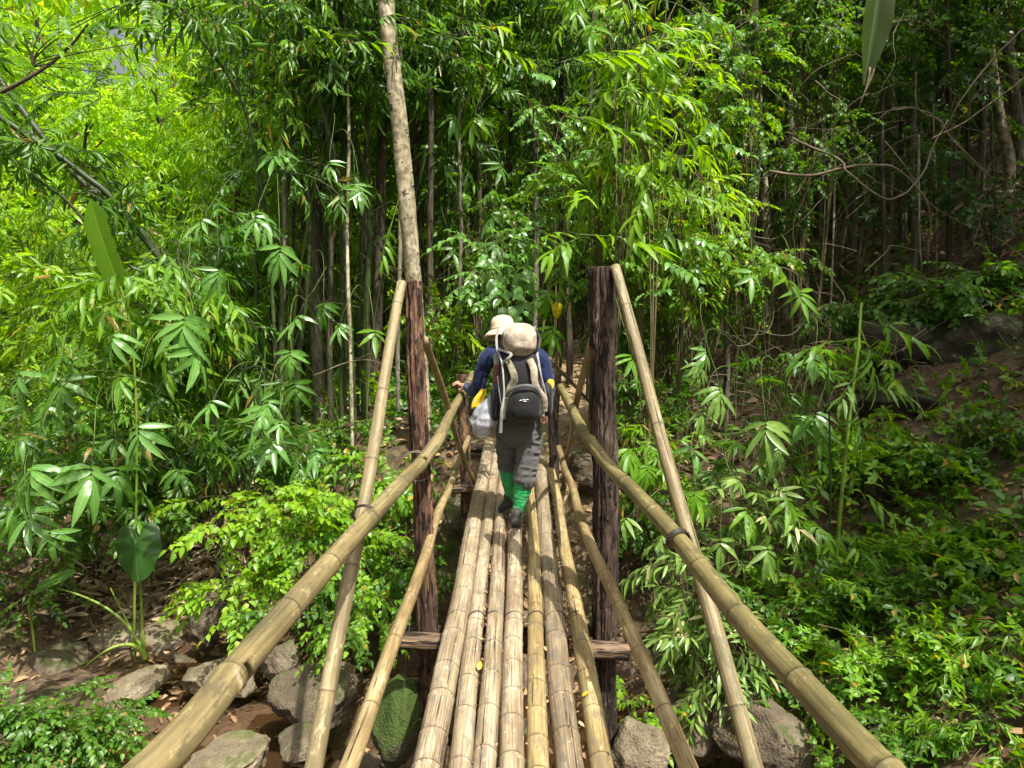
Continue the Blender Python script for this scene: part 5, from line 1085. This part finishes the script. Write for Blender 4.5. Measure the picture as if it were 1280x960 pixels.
hero('bamboo with the largest pale spotted fan, right of the handrail crossing', (3.0, 7.0),
     [(955, 508, 5.7, .32, 'fan', -12, 45), (975, 545, 5.8, .25, 'fan', 20, 62), (900, 468, 6.0, .28, 'fan', 15, 45), (880, 500, 6.0, .2, 'fan', -30, 40)], 'pale', seed=15)
hero('bamboo with leaf fans hanging over the dark slope right of the charred post', (2.9, 8.0),
     [(943, 325, 6.4, .25, 'fan', 0, 62, 'cool'), (1000, 350, 6.5, .24, 'fan', 20, 60, 'bright'), (885, 425, 6.5, .22, 'fan', 20, 60, 'cool'), (1020, 430, 6.2, .25, 'fan', -25, 30, 'cool'), (985, 340, 6.6, .24, 'bam', 50, 35, 'bright')], 'cool', seed=17)
hero('low bamboo with radiating leaves under the large pale fan', (2.6, 6.4),
     [(870, 600, 5.6, .24, 'fan', 0, 50), (930, 620, 5.6, .24, 'fan', 20, 40), (985, 610, 5.6, .22, 'fan', 10, 50), (900, 660, 5.5, .22, 'fan', -20, 55, 'pale'), (960, 670, 5.5, .24, 'fan', 15, 60, 'pale'), (1010, 640, 5.6, .24, 'fan', 40, 30), (790, 635, 5.6, .22, 'fan', -60, 20, 'pale'), (880, 700, 5.2, .22, 'fan', 40, 35, 'pale'), (895, 770, 5.0, .2, 'fan', 0, 60, 'pale')], 'bright', seed=19)
hero('small bamboo with glossy leaves just right of the charred post', (1.5, 7.6), [(790, 430, 6.2, .24, 'fan', 30, 55), (780, 545, 6.2, .28, 'fan', 40, 40), (810, 570, 6.2, .22, 'fan', 0, 50)], 'bright', seed=21)
# glowing young bamboo in the upper middle: near leaves as pieces
rng = np.random.default_rng(4)
sp = [(x, y, 6.3+rng.uniform(-.4, .5), rng.uniform(.2, .28), 'bam', rng.uniform(-90, 90), rng.uniform(-25, 35), 'lime' if rng.random() < .7 else 'bright') for x, y in
      [(745, 60), (770, 90), (740, 25), (790, 60), (800, 150), (830, 110), (760, 150), (790, 200), (830, 190), (870, 170), (850, 230), (800, 250), (780, 290), (830, 290), (900, 250), (870, 300), (700, 300), (680, 290), (720, 240), (820, 60)]]
hero('near twigs of glowing yellow green bamboo arching above the charred post', (1.9, 8.6), sp, 'lime', seed=23)
sp = [(x, y, 6.4+rng.uniform(-.4, .5), rng.uniform(.08, .105), 'alt', rng.uniform(-80, 80), rng.uniform(-5, 40), 'bright' if rng.random() < .6 else 'cool') for x, y in
      [(680, 90), (700, 130), (690, 170), (730, 190), (700, 210), (870, 120), (900, 100), (920, 130), (880, 160), (920, 180), (890, 300), (850, 330), (800, 330), (870, 340), (930, 300), (960, 320), (780, 370), (820, 360), (860, 45), (900, 20)]]
hero('small leaved climber mixed into the glowing bamboo', (2.1, 8.4), sp, 'bright', seed=25, name='climber', cat='climber', thick=.004)
# bright branches in the top-left corner: feathery leaflets
sp = [(x, y, 4.6+rng.uniform(-.5, .6), rng.uniform(.07, .09), 'pin', rng.uniform(-70, 70), rng.uniform(0, 40), 'mid' if rng.random() < .6 else 'bright') for x, y in
      [(20, 20), (70, 30), (120, 15), (30, 70), (90, 75), (10, 110), (60, 110), (130, 60), (160, 25), (30, 140), (110, 100), (190, 10), (80, 140), (150, 90)]]
hero('dark branch with feathery leaflets hanging into the top left corner', None, sp, 'mid', seed=27, name='branch', cat='branch', thick=.003, hang=at(40, 85, 4.9), stem='dark_bark')
mb = MB(); q_ = at(40, 85, 4.9); tube(mb, crom([at(*z)-q_ for z in [(-160, 190, 5.3), (-40, 135, 5), (40, 95, 4.9), (85, 60, 4.9), (110, 30, 4.8)]], 40), np.linspace(.02, .006, 40), 7); o_ = [o for o in bpy.data.objects if o.name.startswith('branch') and o.get('category') == 'branch'][-1]; ob('limb', mb.mesh('limb', M['dark_bark']), o_)

rng = np.random.default_rng(44)
def fans(label, base, box, n, Yr, Lr, mats, seed):
    sp = [(rng.uniform(box[0], box[2]), rng.uniform(box[1], box[3]), rng.uniform(*Yr), rng.uniform(*Lr), 'fan', rng.uniform(-45, 45), rng.uniform(35, 68), mats[int(rng.integers(0, len(mats)))]) for _ in range(n)]
    hero(label, base, sp, mats[0], seed=seed)
fans('bamboo with many hand shaped leaf fans along the left edge', (-4.6, 8.8), (0, 380, 160, 640), 13, (6.2, 7.2), (.24, .34), ['cool', 'bright', 'mid'], 51)
fans('bamboo with hand shaped leaf fans in the middle of the left bank', (-3.2, 9.2), (160, 300, 420, 560), 13, (7.0, 8.2), (.24, .34), ['mid', 'cool', 'mid'], 53)
fans('tall bamboo with dusky hanging leaf fans behind the left stay pole', (-2.4, 10.2), (250, 120, 470, 330), 13, (8.6, 9.6), (.26, .36), ['mid', 'deep', 'cool'], 55)
fans('bamboo with hand shaped leaf fans on the slope right of the handrail', (3.4, 7.6), (850, 440, 1060, 660), 9, (6.2, 7.2), (.22, .3), ['mid', 'pale', 'cool'], 57)
fans('tall bamboo with scattered lit fans above the hiker', (-.6, 12.0), (520, 60, 700, 330), 10, (9.5, 11), (.28, .36), ['mid', 'bright', 'mid'], 59)
# bamboo shoot right
pl = [(1046, 700, 5.8), (1052, 620, 5.8), (1062, 520, 5.8), (1072, 440, 5.85), (1077, 372, 5.9)]
root, C = tree_at('single green bamboo shoot standing on the right bank, lit along its stem', pl, 6.5, 3, 'culm_b', 61, 'bamboo_shoot', cat='bamboo', sides=12, culm=True)
root2, C2 = tree_at('second thinner bamboo shoot just left of the lit one', [(1036, 700, 6.0), (1038, 600, 6.0), (1036, 500, 6.0), (1034, 440, 6.0)], 3.5, 2, 'culm', 62, 'bamboo_shoot', cat='bamboo', sides=8, culm=True)
rngh = np.random.default_rng(8); b = np.array(root.location); mb = MB()
for (x, y, L_, azm, pit, mt) in [(1075, 400, .26, 60, 10, 'bright'), (1085, 410, .26, 40, 60, 'cool'), (1068, 470, .22, -40, 15, 'pale'), (1078, 475, .22, 60, 5, 'pale'), (1060, 420, .3, -80, 0, 'bright'), (1090, 500, .2, 30, 60, 'cool'), (1050, 600, .2, 60, 20, 'bright')]:
    d = np.array([[math.sin(math.radians(azm))*math.cos(math.radians(pit)), -math.cos(math.radians(azm))*math.cos(math.radians(pit)), -math.sin(math.radians(pit))]])
    Tm = frame(d, (0, 0, 1), rngh, .12)[0]; Tm[:3, :3] *= L_/UNIT['bam']*.8; i = int(np.argmin(np.abs(C[:, 2]-at(x, y, 5.85)[2]))); Tm[:3, 3] = C[i]
    leaf_objs(root, np.einsum('ij,njk->nik', Tm, SPR['bam'][int(rngh.integers(0, 6))])[2:], 'bam', mt, b, rngh); twigs(mb, Tm[None], .008)
ob('twig', mb.mesh('twig', M['twig_g'], b), root)

# ------------------------------------------------------------------ big single leaves
def big_leaf(outline, n=14, fold=.1, droop=.1, veins=9, rip=0.0):
    """outline(t)->half width; returns a ribbed blade along +X"""
    V = []; LC = []; T = []; m = 9
    for i in range(n*3+1):
        t = i/(n*3); w_ = outline(t)
        for j in range(m):
            s = j/(m-1)*2-1; rib = .012*math.sin(t*veins*2*PI-abs(s)*2.2)*abs(s)
            V.append([t+.0*abs(s), s*w_*(1-rip*max(0, math.sin(t*40))), abs(s)*w_*fold-droop*t*t+rib*w_*3-.06*w_*abs(s)**3]); LC.append([t, s, .3])
    for i in range(n*3):
        for j in range(m-1): a = i*m+j; T += [[a, a+m, a+m+1], [a, a+m+1, a+1]]
    return np.array(V), np.array(T), np.array(LC)
def put_leaf(name, V, T, LC, mat, x_dir, up, L_, tip, root_at, parent, org, label=None, thick=.0015):
    X = np.asarray(x_dir, float); X /= np.linalg.norm(X); Y_ = np.cross(up, X); Y_ /= np.linalg.norm(Y_); Z_ = np.cross(X, Y_)
    P = (V*L_)@np.stack([X, Y_, Z_])+np.asarray(root_at)-np.asarray(org)
    o = ob(name, mk_mesh(name, P, T, M[mat], True, {'lc': ('FLOAT_VECTOR', LC)}), parent, label); return o
ban = lambda t: .16*min(1, (t+.02)/.12)**.6*(1-max(0, (t-.75)/.25)**1.6)+.002
b = np.array([*bx(150, 7.2), 0]); b[2] = H(b[0], b[1]); r_ = thing('banana_plant', 'banana plant with one upright yellow green leaf among the bamboo on the left', 'banana plant', tuple(b))
V, T, LC = big_leaf(ban, 16, .18, .12, 26, .10)
p0 = at(150, 358, 6.6); p1 = at(108, 262, 6.6)
put_leaf('leaf', V, T, LC, 'banana', p1-p0, (-.35, -.9, .25), .86, None, p0, r_, b)
mb = MB(); tube(mb, bez(b, b+np.array([0, 0, 1.0]), p0-(p1-p0)*.9, p0, 20), np.linspace(.014, .010, 20), 8, False); ob('stem', mb.mesh('stem', M['culm_b'], b), r_)
p2 = at(60, 770, 7.0); q2 = at(95, 700, 6.9)
b = np.array([*bx(20, 7.3), 0]); b[2] = H(b[0], b[1]); r_ = thing('banana_plant', 'young banana plant with one slanting green leaf at the left above the stream stones', 'banana plant', tuple(b))
put_leaf('leaf', V, T, LC, 'mid', at(98, 706, 6.7)-at(44, 738, 6.8), (.1, -.5, .8), .5, None, at(44, 738, 6.8), r_, b)
mb = MB(); tube(mb, bez(b, b+np.array([0, 0, .4]), at(30, 745, 6.9), at(44, 738, 6.8), 12), np.linspace(.015, .007, 12), 6, False); ob('stem', mb.mesh('stem', M['culm_b'], b), r_)
# hanging dead frond at the top
r_ = thing('hanging_leaf', 'long drooping leaf with torn tip hanging from the top edge over the right forest', 'leaf', tuple(at(1102, -60, 6)))
ban2 = lambda t: .105*min(1, (t+.05)/.2)*(1-max(0, (t-.6)/.4)**1.2*.9)+.002
V2, T2, LC2 = big_leaf(ban2, 16, .7, .02, 3)
put_leaf('blade', V2, T2, LC2, 'spathe', at(1087, 90, 6)-at(1108, -60, 6), (0, -1, .1), 1.1, None, at(1106, -70, 6), r_, at(1102, -60, 6))
mb = MB()
for k in range(6): q = at(1087+k*1.2, 84, 6); tube(mb, bez(q, q+np.array([0, 0, -.1]), q+np.array([-.03-.012*k, .02, -.22]), q+np.array([-.07-.01*k, .02*k, -.30-.03*k]), 8)-at(1102, -60, 6), np.linspace(.005, .002, 8), 5)
ob('torn_strands', mb.mesh('torn_strands', M['vine']), r_)
# taro
b = np.array([*bx(182, 6.9), 0]); b[2] = H(b[0], b[1]); r_ = thing('taro_plant', 'taro plant with one large heart shaped leaf growing between the stream stones', 'taro', tuple(b))
def heart():
    n = 40; V = [[0, 0, 0]]; LC = [[.3, 0, .1]]; T = []
    rings = 5
    for k in range(1, rings+1):
        for i in range(n):
            a = i/n*2*PI-PI; r = (.50-.06*abs(a)/PI+.22*math.exp(-(a/.5)**2)+.10*math.exp(-((abs(a)-2.5)/.45)**2)-.34*math.exp(-((abs(a)-PI)/.22)**2))*k/rings
            V.append([r*math.cos(a), r*math.sin(a), .06*(k/rings)**2*math.cos(a*7)*.5-.16*(k/rings)**2+.05*(k/rings)]); LC.append([k/rings, abs(math.sin(a*3.5)), .15])
    for i in range(n): T.append([0, 1+i, 1+(i+1) % n])
    for k in range(rings-1):
        for i in range(n): a = 1+k*n+i; c_ = 1+k*n+(i+1) % n; T += [[a, a+n, c_+n], [a, c_+n, c_]]
    return np.array(V), np.array(T), np.array(LC)
Vh, Th, LCh = heart()
ctr = at(170, 683, 6.5)
put_leaf('leaf', Vh, Th, LCh, 'deep', np.array([.1, -.25, -.9]), (0, -.95, .35), .46, None, ctr, r_, b)
mb = MB(); foot = at(182, 826, 6.7)
tube(mb, bez(foot, foot+(ctr-foot)*.4+np.array([-.02, 0, 0]), ctr+np.array([.02, .05, -.2]), ctr+np.array([0, .02, 0]), 20), np.linspace(.016, .007, 20), 8)
tube(mb, bez(foot, foot+np.array([-.1, 0, .5]), at(110, 745, 6.7), at(70, 735, 6.8), 20), np.linspace(.02, .006, 20), 8)
tube(mb, bez(foot, foot+np.array([-.1, 0, .3]), at(160, 780, 6.8), at(138, 735, 6.9), 20), np.linspace(.014, .005, 20), 8)
tube(mb, bez(foot, at(175, 795, 6.6), at(140, 800, 6.5), at(105, 835, 6.4), 20), np.linspace(.026, .006, 20), 8)
ob('stalk', mb.mesh('stalk', M['culm_b'], b), r_)
# ------------------------------------------------------------------ vines and sticks of the right forest
VN = [
 ([(990, 172, 8), (1050, 200, 8), (1060, 215, 7.9), (1110, 250, 7.8), (1150, 222, 8), (1168, 180, 8.2), (1185, 150, 8.4)], 3.4, 'vine', 'thick looping vine that dips and climbs again across the right forest'),
 ([(960, 215, 8), (1010, 220, 8), (1060, 208, 8), (1110, 208, 8), (1145, 232, 8), (1163, 270, 8), (1157, 335, 8.2)], 4.2, 'vine', 'long vine curving over and down to the slope'),
 ([(1166, 173, 7.6), (1210, 150, 7.5), (1250, 120, 7.4), (1290, 90, 7.3)], 2.6, 'pale_bark', 'bare white twig slanting in from the right edge'),
 ([(1145, 90, 8), (1147, 135, 8), (1175, 152, 7.9), (1190, 175, 7.8), (1240, 222, 7.8)], 2.2, 'vine', 'thin broken twig under the white twig'),
 ([(1280, 35, 7.6), (1240, 75, 7.6), (1205, 120, 7.6), (1180, 165, 7.7)], 3, 'vine', 'brown liana leaning down from the top right'),
 ([(1148, 170, 8.6), (1149, 260, 8.6), (1152, 340, 8.6)], 4, 'grey_bark', 'upright bare stem beside the curved vine'),
 ([(1080, 340, 7.8), (1108, 315, 7.8), (1110, 308, 7.8), (1125, 308, 7.8), (1150, 316, 7.8)], 2.4, 'vine', 'hooked pale twig above the lobed plants'),
 ([(800, 145, 7.2), (845, 110, 7.2), (880, 60, 7.2), (895, 52, 7.1), (940, 22, 7)], 2.6, 'vine', 'bent bare branch in front of the glowing bamboo'),
 ([(1112, 444, 7.6), (1150, 422, 7.7), (1180, 402, 8), (1280, 365, 8.4)], 3, 'dark_bark', 'long fallen stick lying across the rock face'),
 ([(1128, 438, 7.4), (1142, 424, 7.4), (1158, 410, 7.4)], 3, 'vine', 'short pale fallen stick on the dark rounded rock'),
 ([(870, 215, 6.6), (885, 240, 6.6), (905, 275, 6.5)], 1.8, 'vine', 'thin straw coloured twig dangling under the small leaved climber'),
 ([(1020, 780, 5), (1060, 790, 5), (1100, 800, 5)], 2, 'vine', 'thin fallen twig among the herbs'),
 ([(930, 410, 7.4), (985, 420, 7.4), (1010, 395, 7.5), (1040, 380, 7.6)], 2.5, 'dark_bark', 'dark fallen branch on the shaded slope'),
 ([(390, 470, 8.2), (430, 455, 8.2), (462, 450, 8.2), (500, 462, 8.4)], 1.8, 'vine', 'thin pale twig bowing left of the stay pole'),
 ([(265, 650, 7.2), (300, 700, 7.0), (335, 735, 6.9)], 2.0, 'vine', 'thin dry stalk leaning over the dry leaf pile'),
 ([(300, 640, 7.4), (320, 690, 7.2), (352, 745, 7.2)], 1.8, 'vine', 'second dry stalk over the dry leaf pile, closer to the handrail'),
]
for i, (pl, w_, mt, lab) in enumerate(VN):
    P = np.array([at(*q) for q in pl]); C = crom(P, 60); C = C+.012*np.stack([vn(np.stack([C[:, 0]*6, C[:, 2]*6, C[:, 0]*0+s_], -1), 3) for s_ in (1, 2, 3)], 1)
    mb = MB(); tube(mb, C-C[0], np.linspace(W(w_, pl[0][2])*.85, W(w_, pl[-1][2])*.5, 60), 7)
    ob('vine' if 'vine' in lab or 'liana' in lab else 'stick', mb.mesh('vine', M[mt]), None, lab, 'vine' if 'vine' in lab or 'liana' in lab else 'stick', loc=tuple(C[0]))
rng = np.random.default_rng(66)
def tangle(name, label, n, box, Yr, ln, mat, seed):
    rng = np.random.default_rng(seed); mb = MB()
    for k in range(n):
        p = at(rng.uniform(box[0], box[2]), rng.uniform(box[1], box[3]), rng.uniform(*Yr)); d = rng.normal(size=3)*np.array([1, .6, .9]); d /= np.linalg.norm(d); L_ = rng.uniform(*ln); P = [p]
        for q in range(5): d = d+rng.normal(0, .35, 3)+np.array([0, 0, -.12]); d /= np.linalg.norm(d); P.append(P[-1]+d*L_/5)
        C = crom(P, 12); C[:, 2] = np.maximum(C[:, 2], H(C[:, 0], C[:, 1])+.02); tube(mb, C, np.linspace(rng.uniform(.003, .007), .0015, 12), 4, False)
    ob(name, mb.mesh(name, M[mat]), None, label, 'twigs', kind='stuff')
tangle('bare_twigs', 'tangle of thin bare brown twigs filling the dark right forest', 230, (830, 0, 1300, 330), (8.5, 14), (.6, 2.4), 'vine', 1)
tangle('bare_twigs', 'thin bare twigs among the stems behind the left stay pole', 160, (330, 250, 560, 560), (9, 12), (.5, 1.8), 'twig', 2)
tangle('bare_twigs', 'dry stalks and roots hanging over the leaf pile of the left bank', 130, (160, 630, 420, 760), (8.2, 9.4), (.3, .9), 'vine', 3)
tangle('bare_twigs', 'dead sticks and roots strewn over the shaded right slope', 150, (900, 330, 1300, 620), (7, 9.5), (.4, 1.2), 'vine', 4)
# ------------------------------------------------------------------ ground cover and litter
rng = np.random.default_rng(12)
def gscatter(n, xr, yr, dens=None):
    x = rng.uniform(*xr, n); y = rng.uniform(*yr, n)
    vis = (np.abs(x)/y < .85); x, y = x[vis], y[vis]
    if dens is not None: k = rng.random(len(x)) < dens(x, y); x, y = x[k], y[k]
    return x, y, H(x, y)
def cover(name, label, n, xr, yr, dens, kind, L_, mat, lod, h=.0, droop=-.5, cat='ground cover'):
    x, y, z = gscatter(n, xr, yr, dens); d = rng.normal(size=(len(x), 3))*.8; d[:, 2] = np.abs(d[:, 2])*.5-droop
    Ts = frame(d, (0, 0, 1), rng, .4); Ts[:, :3, :3] *= (L_/UNIT[kind]*rng.uniform(.6, 1.3, len(x)))[:, None, None]; Ts[:, :3, 3] = np.stack([x, y, z+h*rng.random(len(x))], -1)
    LT = leaves_of(kind, Ts, rng); ob(name, leaf_mesh(name, LT, LSH[kind], lod, mat, rng, (0, 0, 0)), None, label, cat, kind='stuff')
nz_ = lambda x, y, s: vn(np.stack([x*.9, y*.9, 0*x+s], -1), 4)
pathk = lambda x, y: (np.abs(x-(.25+.19*(y-8))) > .85) | (y < 7)
cover('ground_cover', 'small leaved green ground cover over the right bank beside the bridge', 2400, (1.6, 8), (3, 8.5), lambda x, y: np.clip((H(x, y)+1.15)*1.5, 0, 1)*(.65+.5*nz_(x, y, 1)), 'herb', .075, 'mid', 1)
cover('ground_cover', 'sunlit low herbs scattered over the right bank', 1200, (1.8, 7), (3, 7.5), lambda x, y: np.clip((H(x, y)+1.15)*1.5, 0, 1)*(.5+.9*nz_(x, y, 7)), 'herb', .09, 'bright', 1)
cover('ground_cover', 'low green plants covering the far left bank', 5200, (-11, 0), (6.5, 14), lambda x, y: np.clip((H(x, y)+.9)*1.5, 0, 1)*(.6+.6*nz_(x, y, 2))*pathk(x, y), 'alt', .09, 'mid', 1, .15)
cover('ground_cover', 'sunlit low plants of the left valley floor', 5000, (-18, -1), (10, 22), lambda x, y: .55+.6*nz_(x, y, 3), 'alt', .12, 'bright', 2, .3)
cover('ground_cover', 'dark low plants beside the path and up the right hillside', 6500, (.5, 14), (7.5, 20), lambda x, y: (.25+.6*nz_(x, y, 5)-.22*((x > 3)&(y < 13)))*pathk(x, y), 'alt', .09, 'mid', 2, .1)
def litter(name, label, n, xr, yr, dens, L_, wid, mat='dry', up=.01, tilt=.35):
    x, y, z = gscatter(n, xr, yr, dens); d = rng.normal(size=(len(x), 3)); d[:, 2] *= tilt
    Ts = frame(d, (0, 0, 1), rng, .5); Ts[:, :3, :3] *= (L_*rng.uniform(.5, 1.4, len(x)))[:, None, None]; Ts[:, :3, 3] = np.stack([x, y, z+up+rng.random(len(x))*.03], -1)
    ob(name, leaf_mesh(name, Ts, wid, 1, mat, rng, (0, 0, 0)), None, label, 'leaf litter', kind='stuff')
litter('leaf_litter', 'brown fallen leaves over the slopes on both sides of the path', 42000, (-9, 12), (6.5, 20), lambda x, y: .35+.5*nz_(x, y, 11), .13, 'ell')
litter('leaf_litter', 'brown fallen leaves and bits on the stream bed and near banks', 20000, (-6, 8), (2.5, 8.5), lambda x, y: .35+.6*nz_(x, y, 12), .08, 'ell')
litter('leaf_litter', 'pile of pale dry bamboo leaves above the boulders on the left bank', 5200, (-6.2, -3.2), (7.9, 10.2), lambda x, y: np.exp(-((x+4.55)/.8)**2-((y-8.95)/.6)**2)*1.6, .24, 'bam', 'straw', up=.03, tilt=.25)
litter('leaf_litter', 'dry leaves caught under the bamboo between deck and right stay pole', 900, (.9, 2.4), (4.6, 7), lambda x, y: .6+.5*nz_(x, y, 19), .16, 'bam', up=.02)
# bits between the deck poles
x = rng.uniform(-.32, .40, 900); y = rng.uniform(2.4, 8.0, 900)
gapx = np.array([[(deckpt(a[0]+a[1]*.5, 960)+(deckpt(c_[0]-c_[1]*.5, 960)-deckpt(a[0]+a[1]*.5, 960))*.5)[0], (deckpt(a[2]+a[3]*.5, 600)[0]+deckpt(c_[2]-c_[3]*.5, 600)[0])/2] for a, c_ in zip(DECK[:-1], DECK[1:])])
ya, yb_ = deckpt(640, 960)[1], deckpt(640, 600)[1]
gi = rng.choice([1, 1, 2, 3, 5, 5, 5, 4], 900); tt = (y-ya)/(yb_-ya); x = gapx[gi, 0]+(gapx[gi, 1]-gapx[gi, 0])*tt+rng.normal(0, .006, 900)
k = rng.random(900) < .25+.75*(vn(np.stack([gi*3.3, y*1.7, y*0], -1), 3) > 0); x, y = x[k], y[k]
Ts = frame(rng.normal(size=(len(x), 3)), (0, 0, 1), rng, 1.0); Ts[:, :3, :3] *= rng.uniform(.012, .04, len(x))[:, None, None]; Ts[:, :3, 3] = np.stack([x, y, SL*y-.035+rng.random(len(x))*.012], -1)
ob('debris', leaf_mesh('debris', Ts, 'ell', 1, 'dry', rng, (0, 0, 0)), None, 'dry bits of leaf and bark caught between the deck poles', 'debris', kind='stuff')
M['yellow'] = leaf_mat('leaf_yellow', [(.55, .42, .02), (.62, .5, .03)], 1.3, .35)
for (px, py, h, s, rz, lab) in ((598, 842, -.02, .055, 1.2, 'small yellow leaf stuck between the second and third deck pole'), (728, 875, -.02, .04, 0, 'pale leaf scrap beside the rightmost deck pole, low in the photo')):
    p = deckpt(px, py, h); V_, T_2, C_2 = TPL['ova', 0][1]; o = ob('fallen_leaf', mk_mesh('fallen_leaf', V_*s, T_2, M['yellow'], True, {'lc': ('FLOAT_VECTOR', C_2)}), None, lab, 'leaf', loc=tuple(p+np.array([0, 0, .02]))); o.rotation_euler = (.3, -.9, rz)
p = at(858, 895, 5.0); V_, T_2, C_2 = TPL['ova', 0][0]; o = ob('fallen_leaf', mk_mesh('fallen_leaf', V_*.09, T_2, M['yellow'], True, {'lc': ('FLOAT_VECTOR', C_2)}), None, 'single yellow leaf standing on the shaded boulder right of the deck', 'leaf', loc=tuple(p)); o.rotation_euler = (1.2, -1.2, 0)
V_, T_2, C_2 = TPL['ova', 0][3]; p = at(692, 380, 7.7); o = ob('yellow_leaf', mk_mesh('yellow_leaf', V_*np.array([.2, .3, .2]), T_2, M['yellow'], True, {'lc': ('FLOAT_VECTOR', C_2)}), None, 'curled bright yellow leaf hanging in the sapling right of the backpack lid', 'leaf', loc=tuple(p)); o.rotation_euler = (1.3, .9, .3)
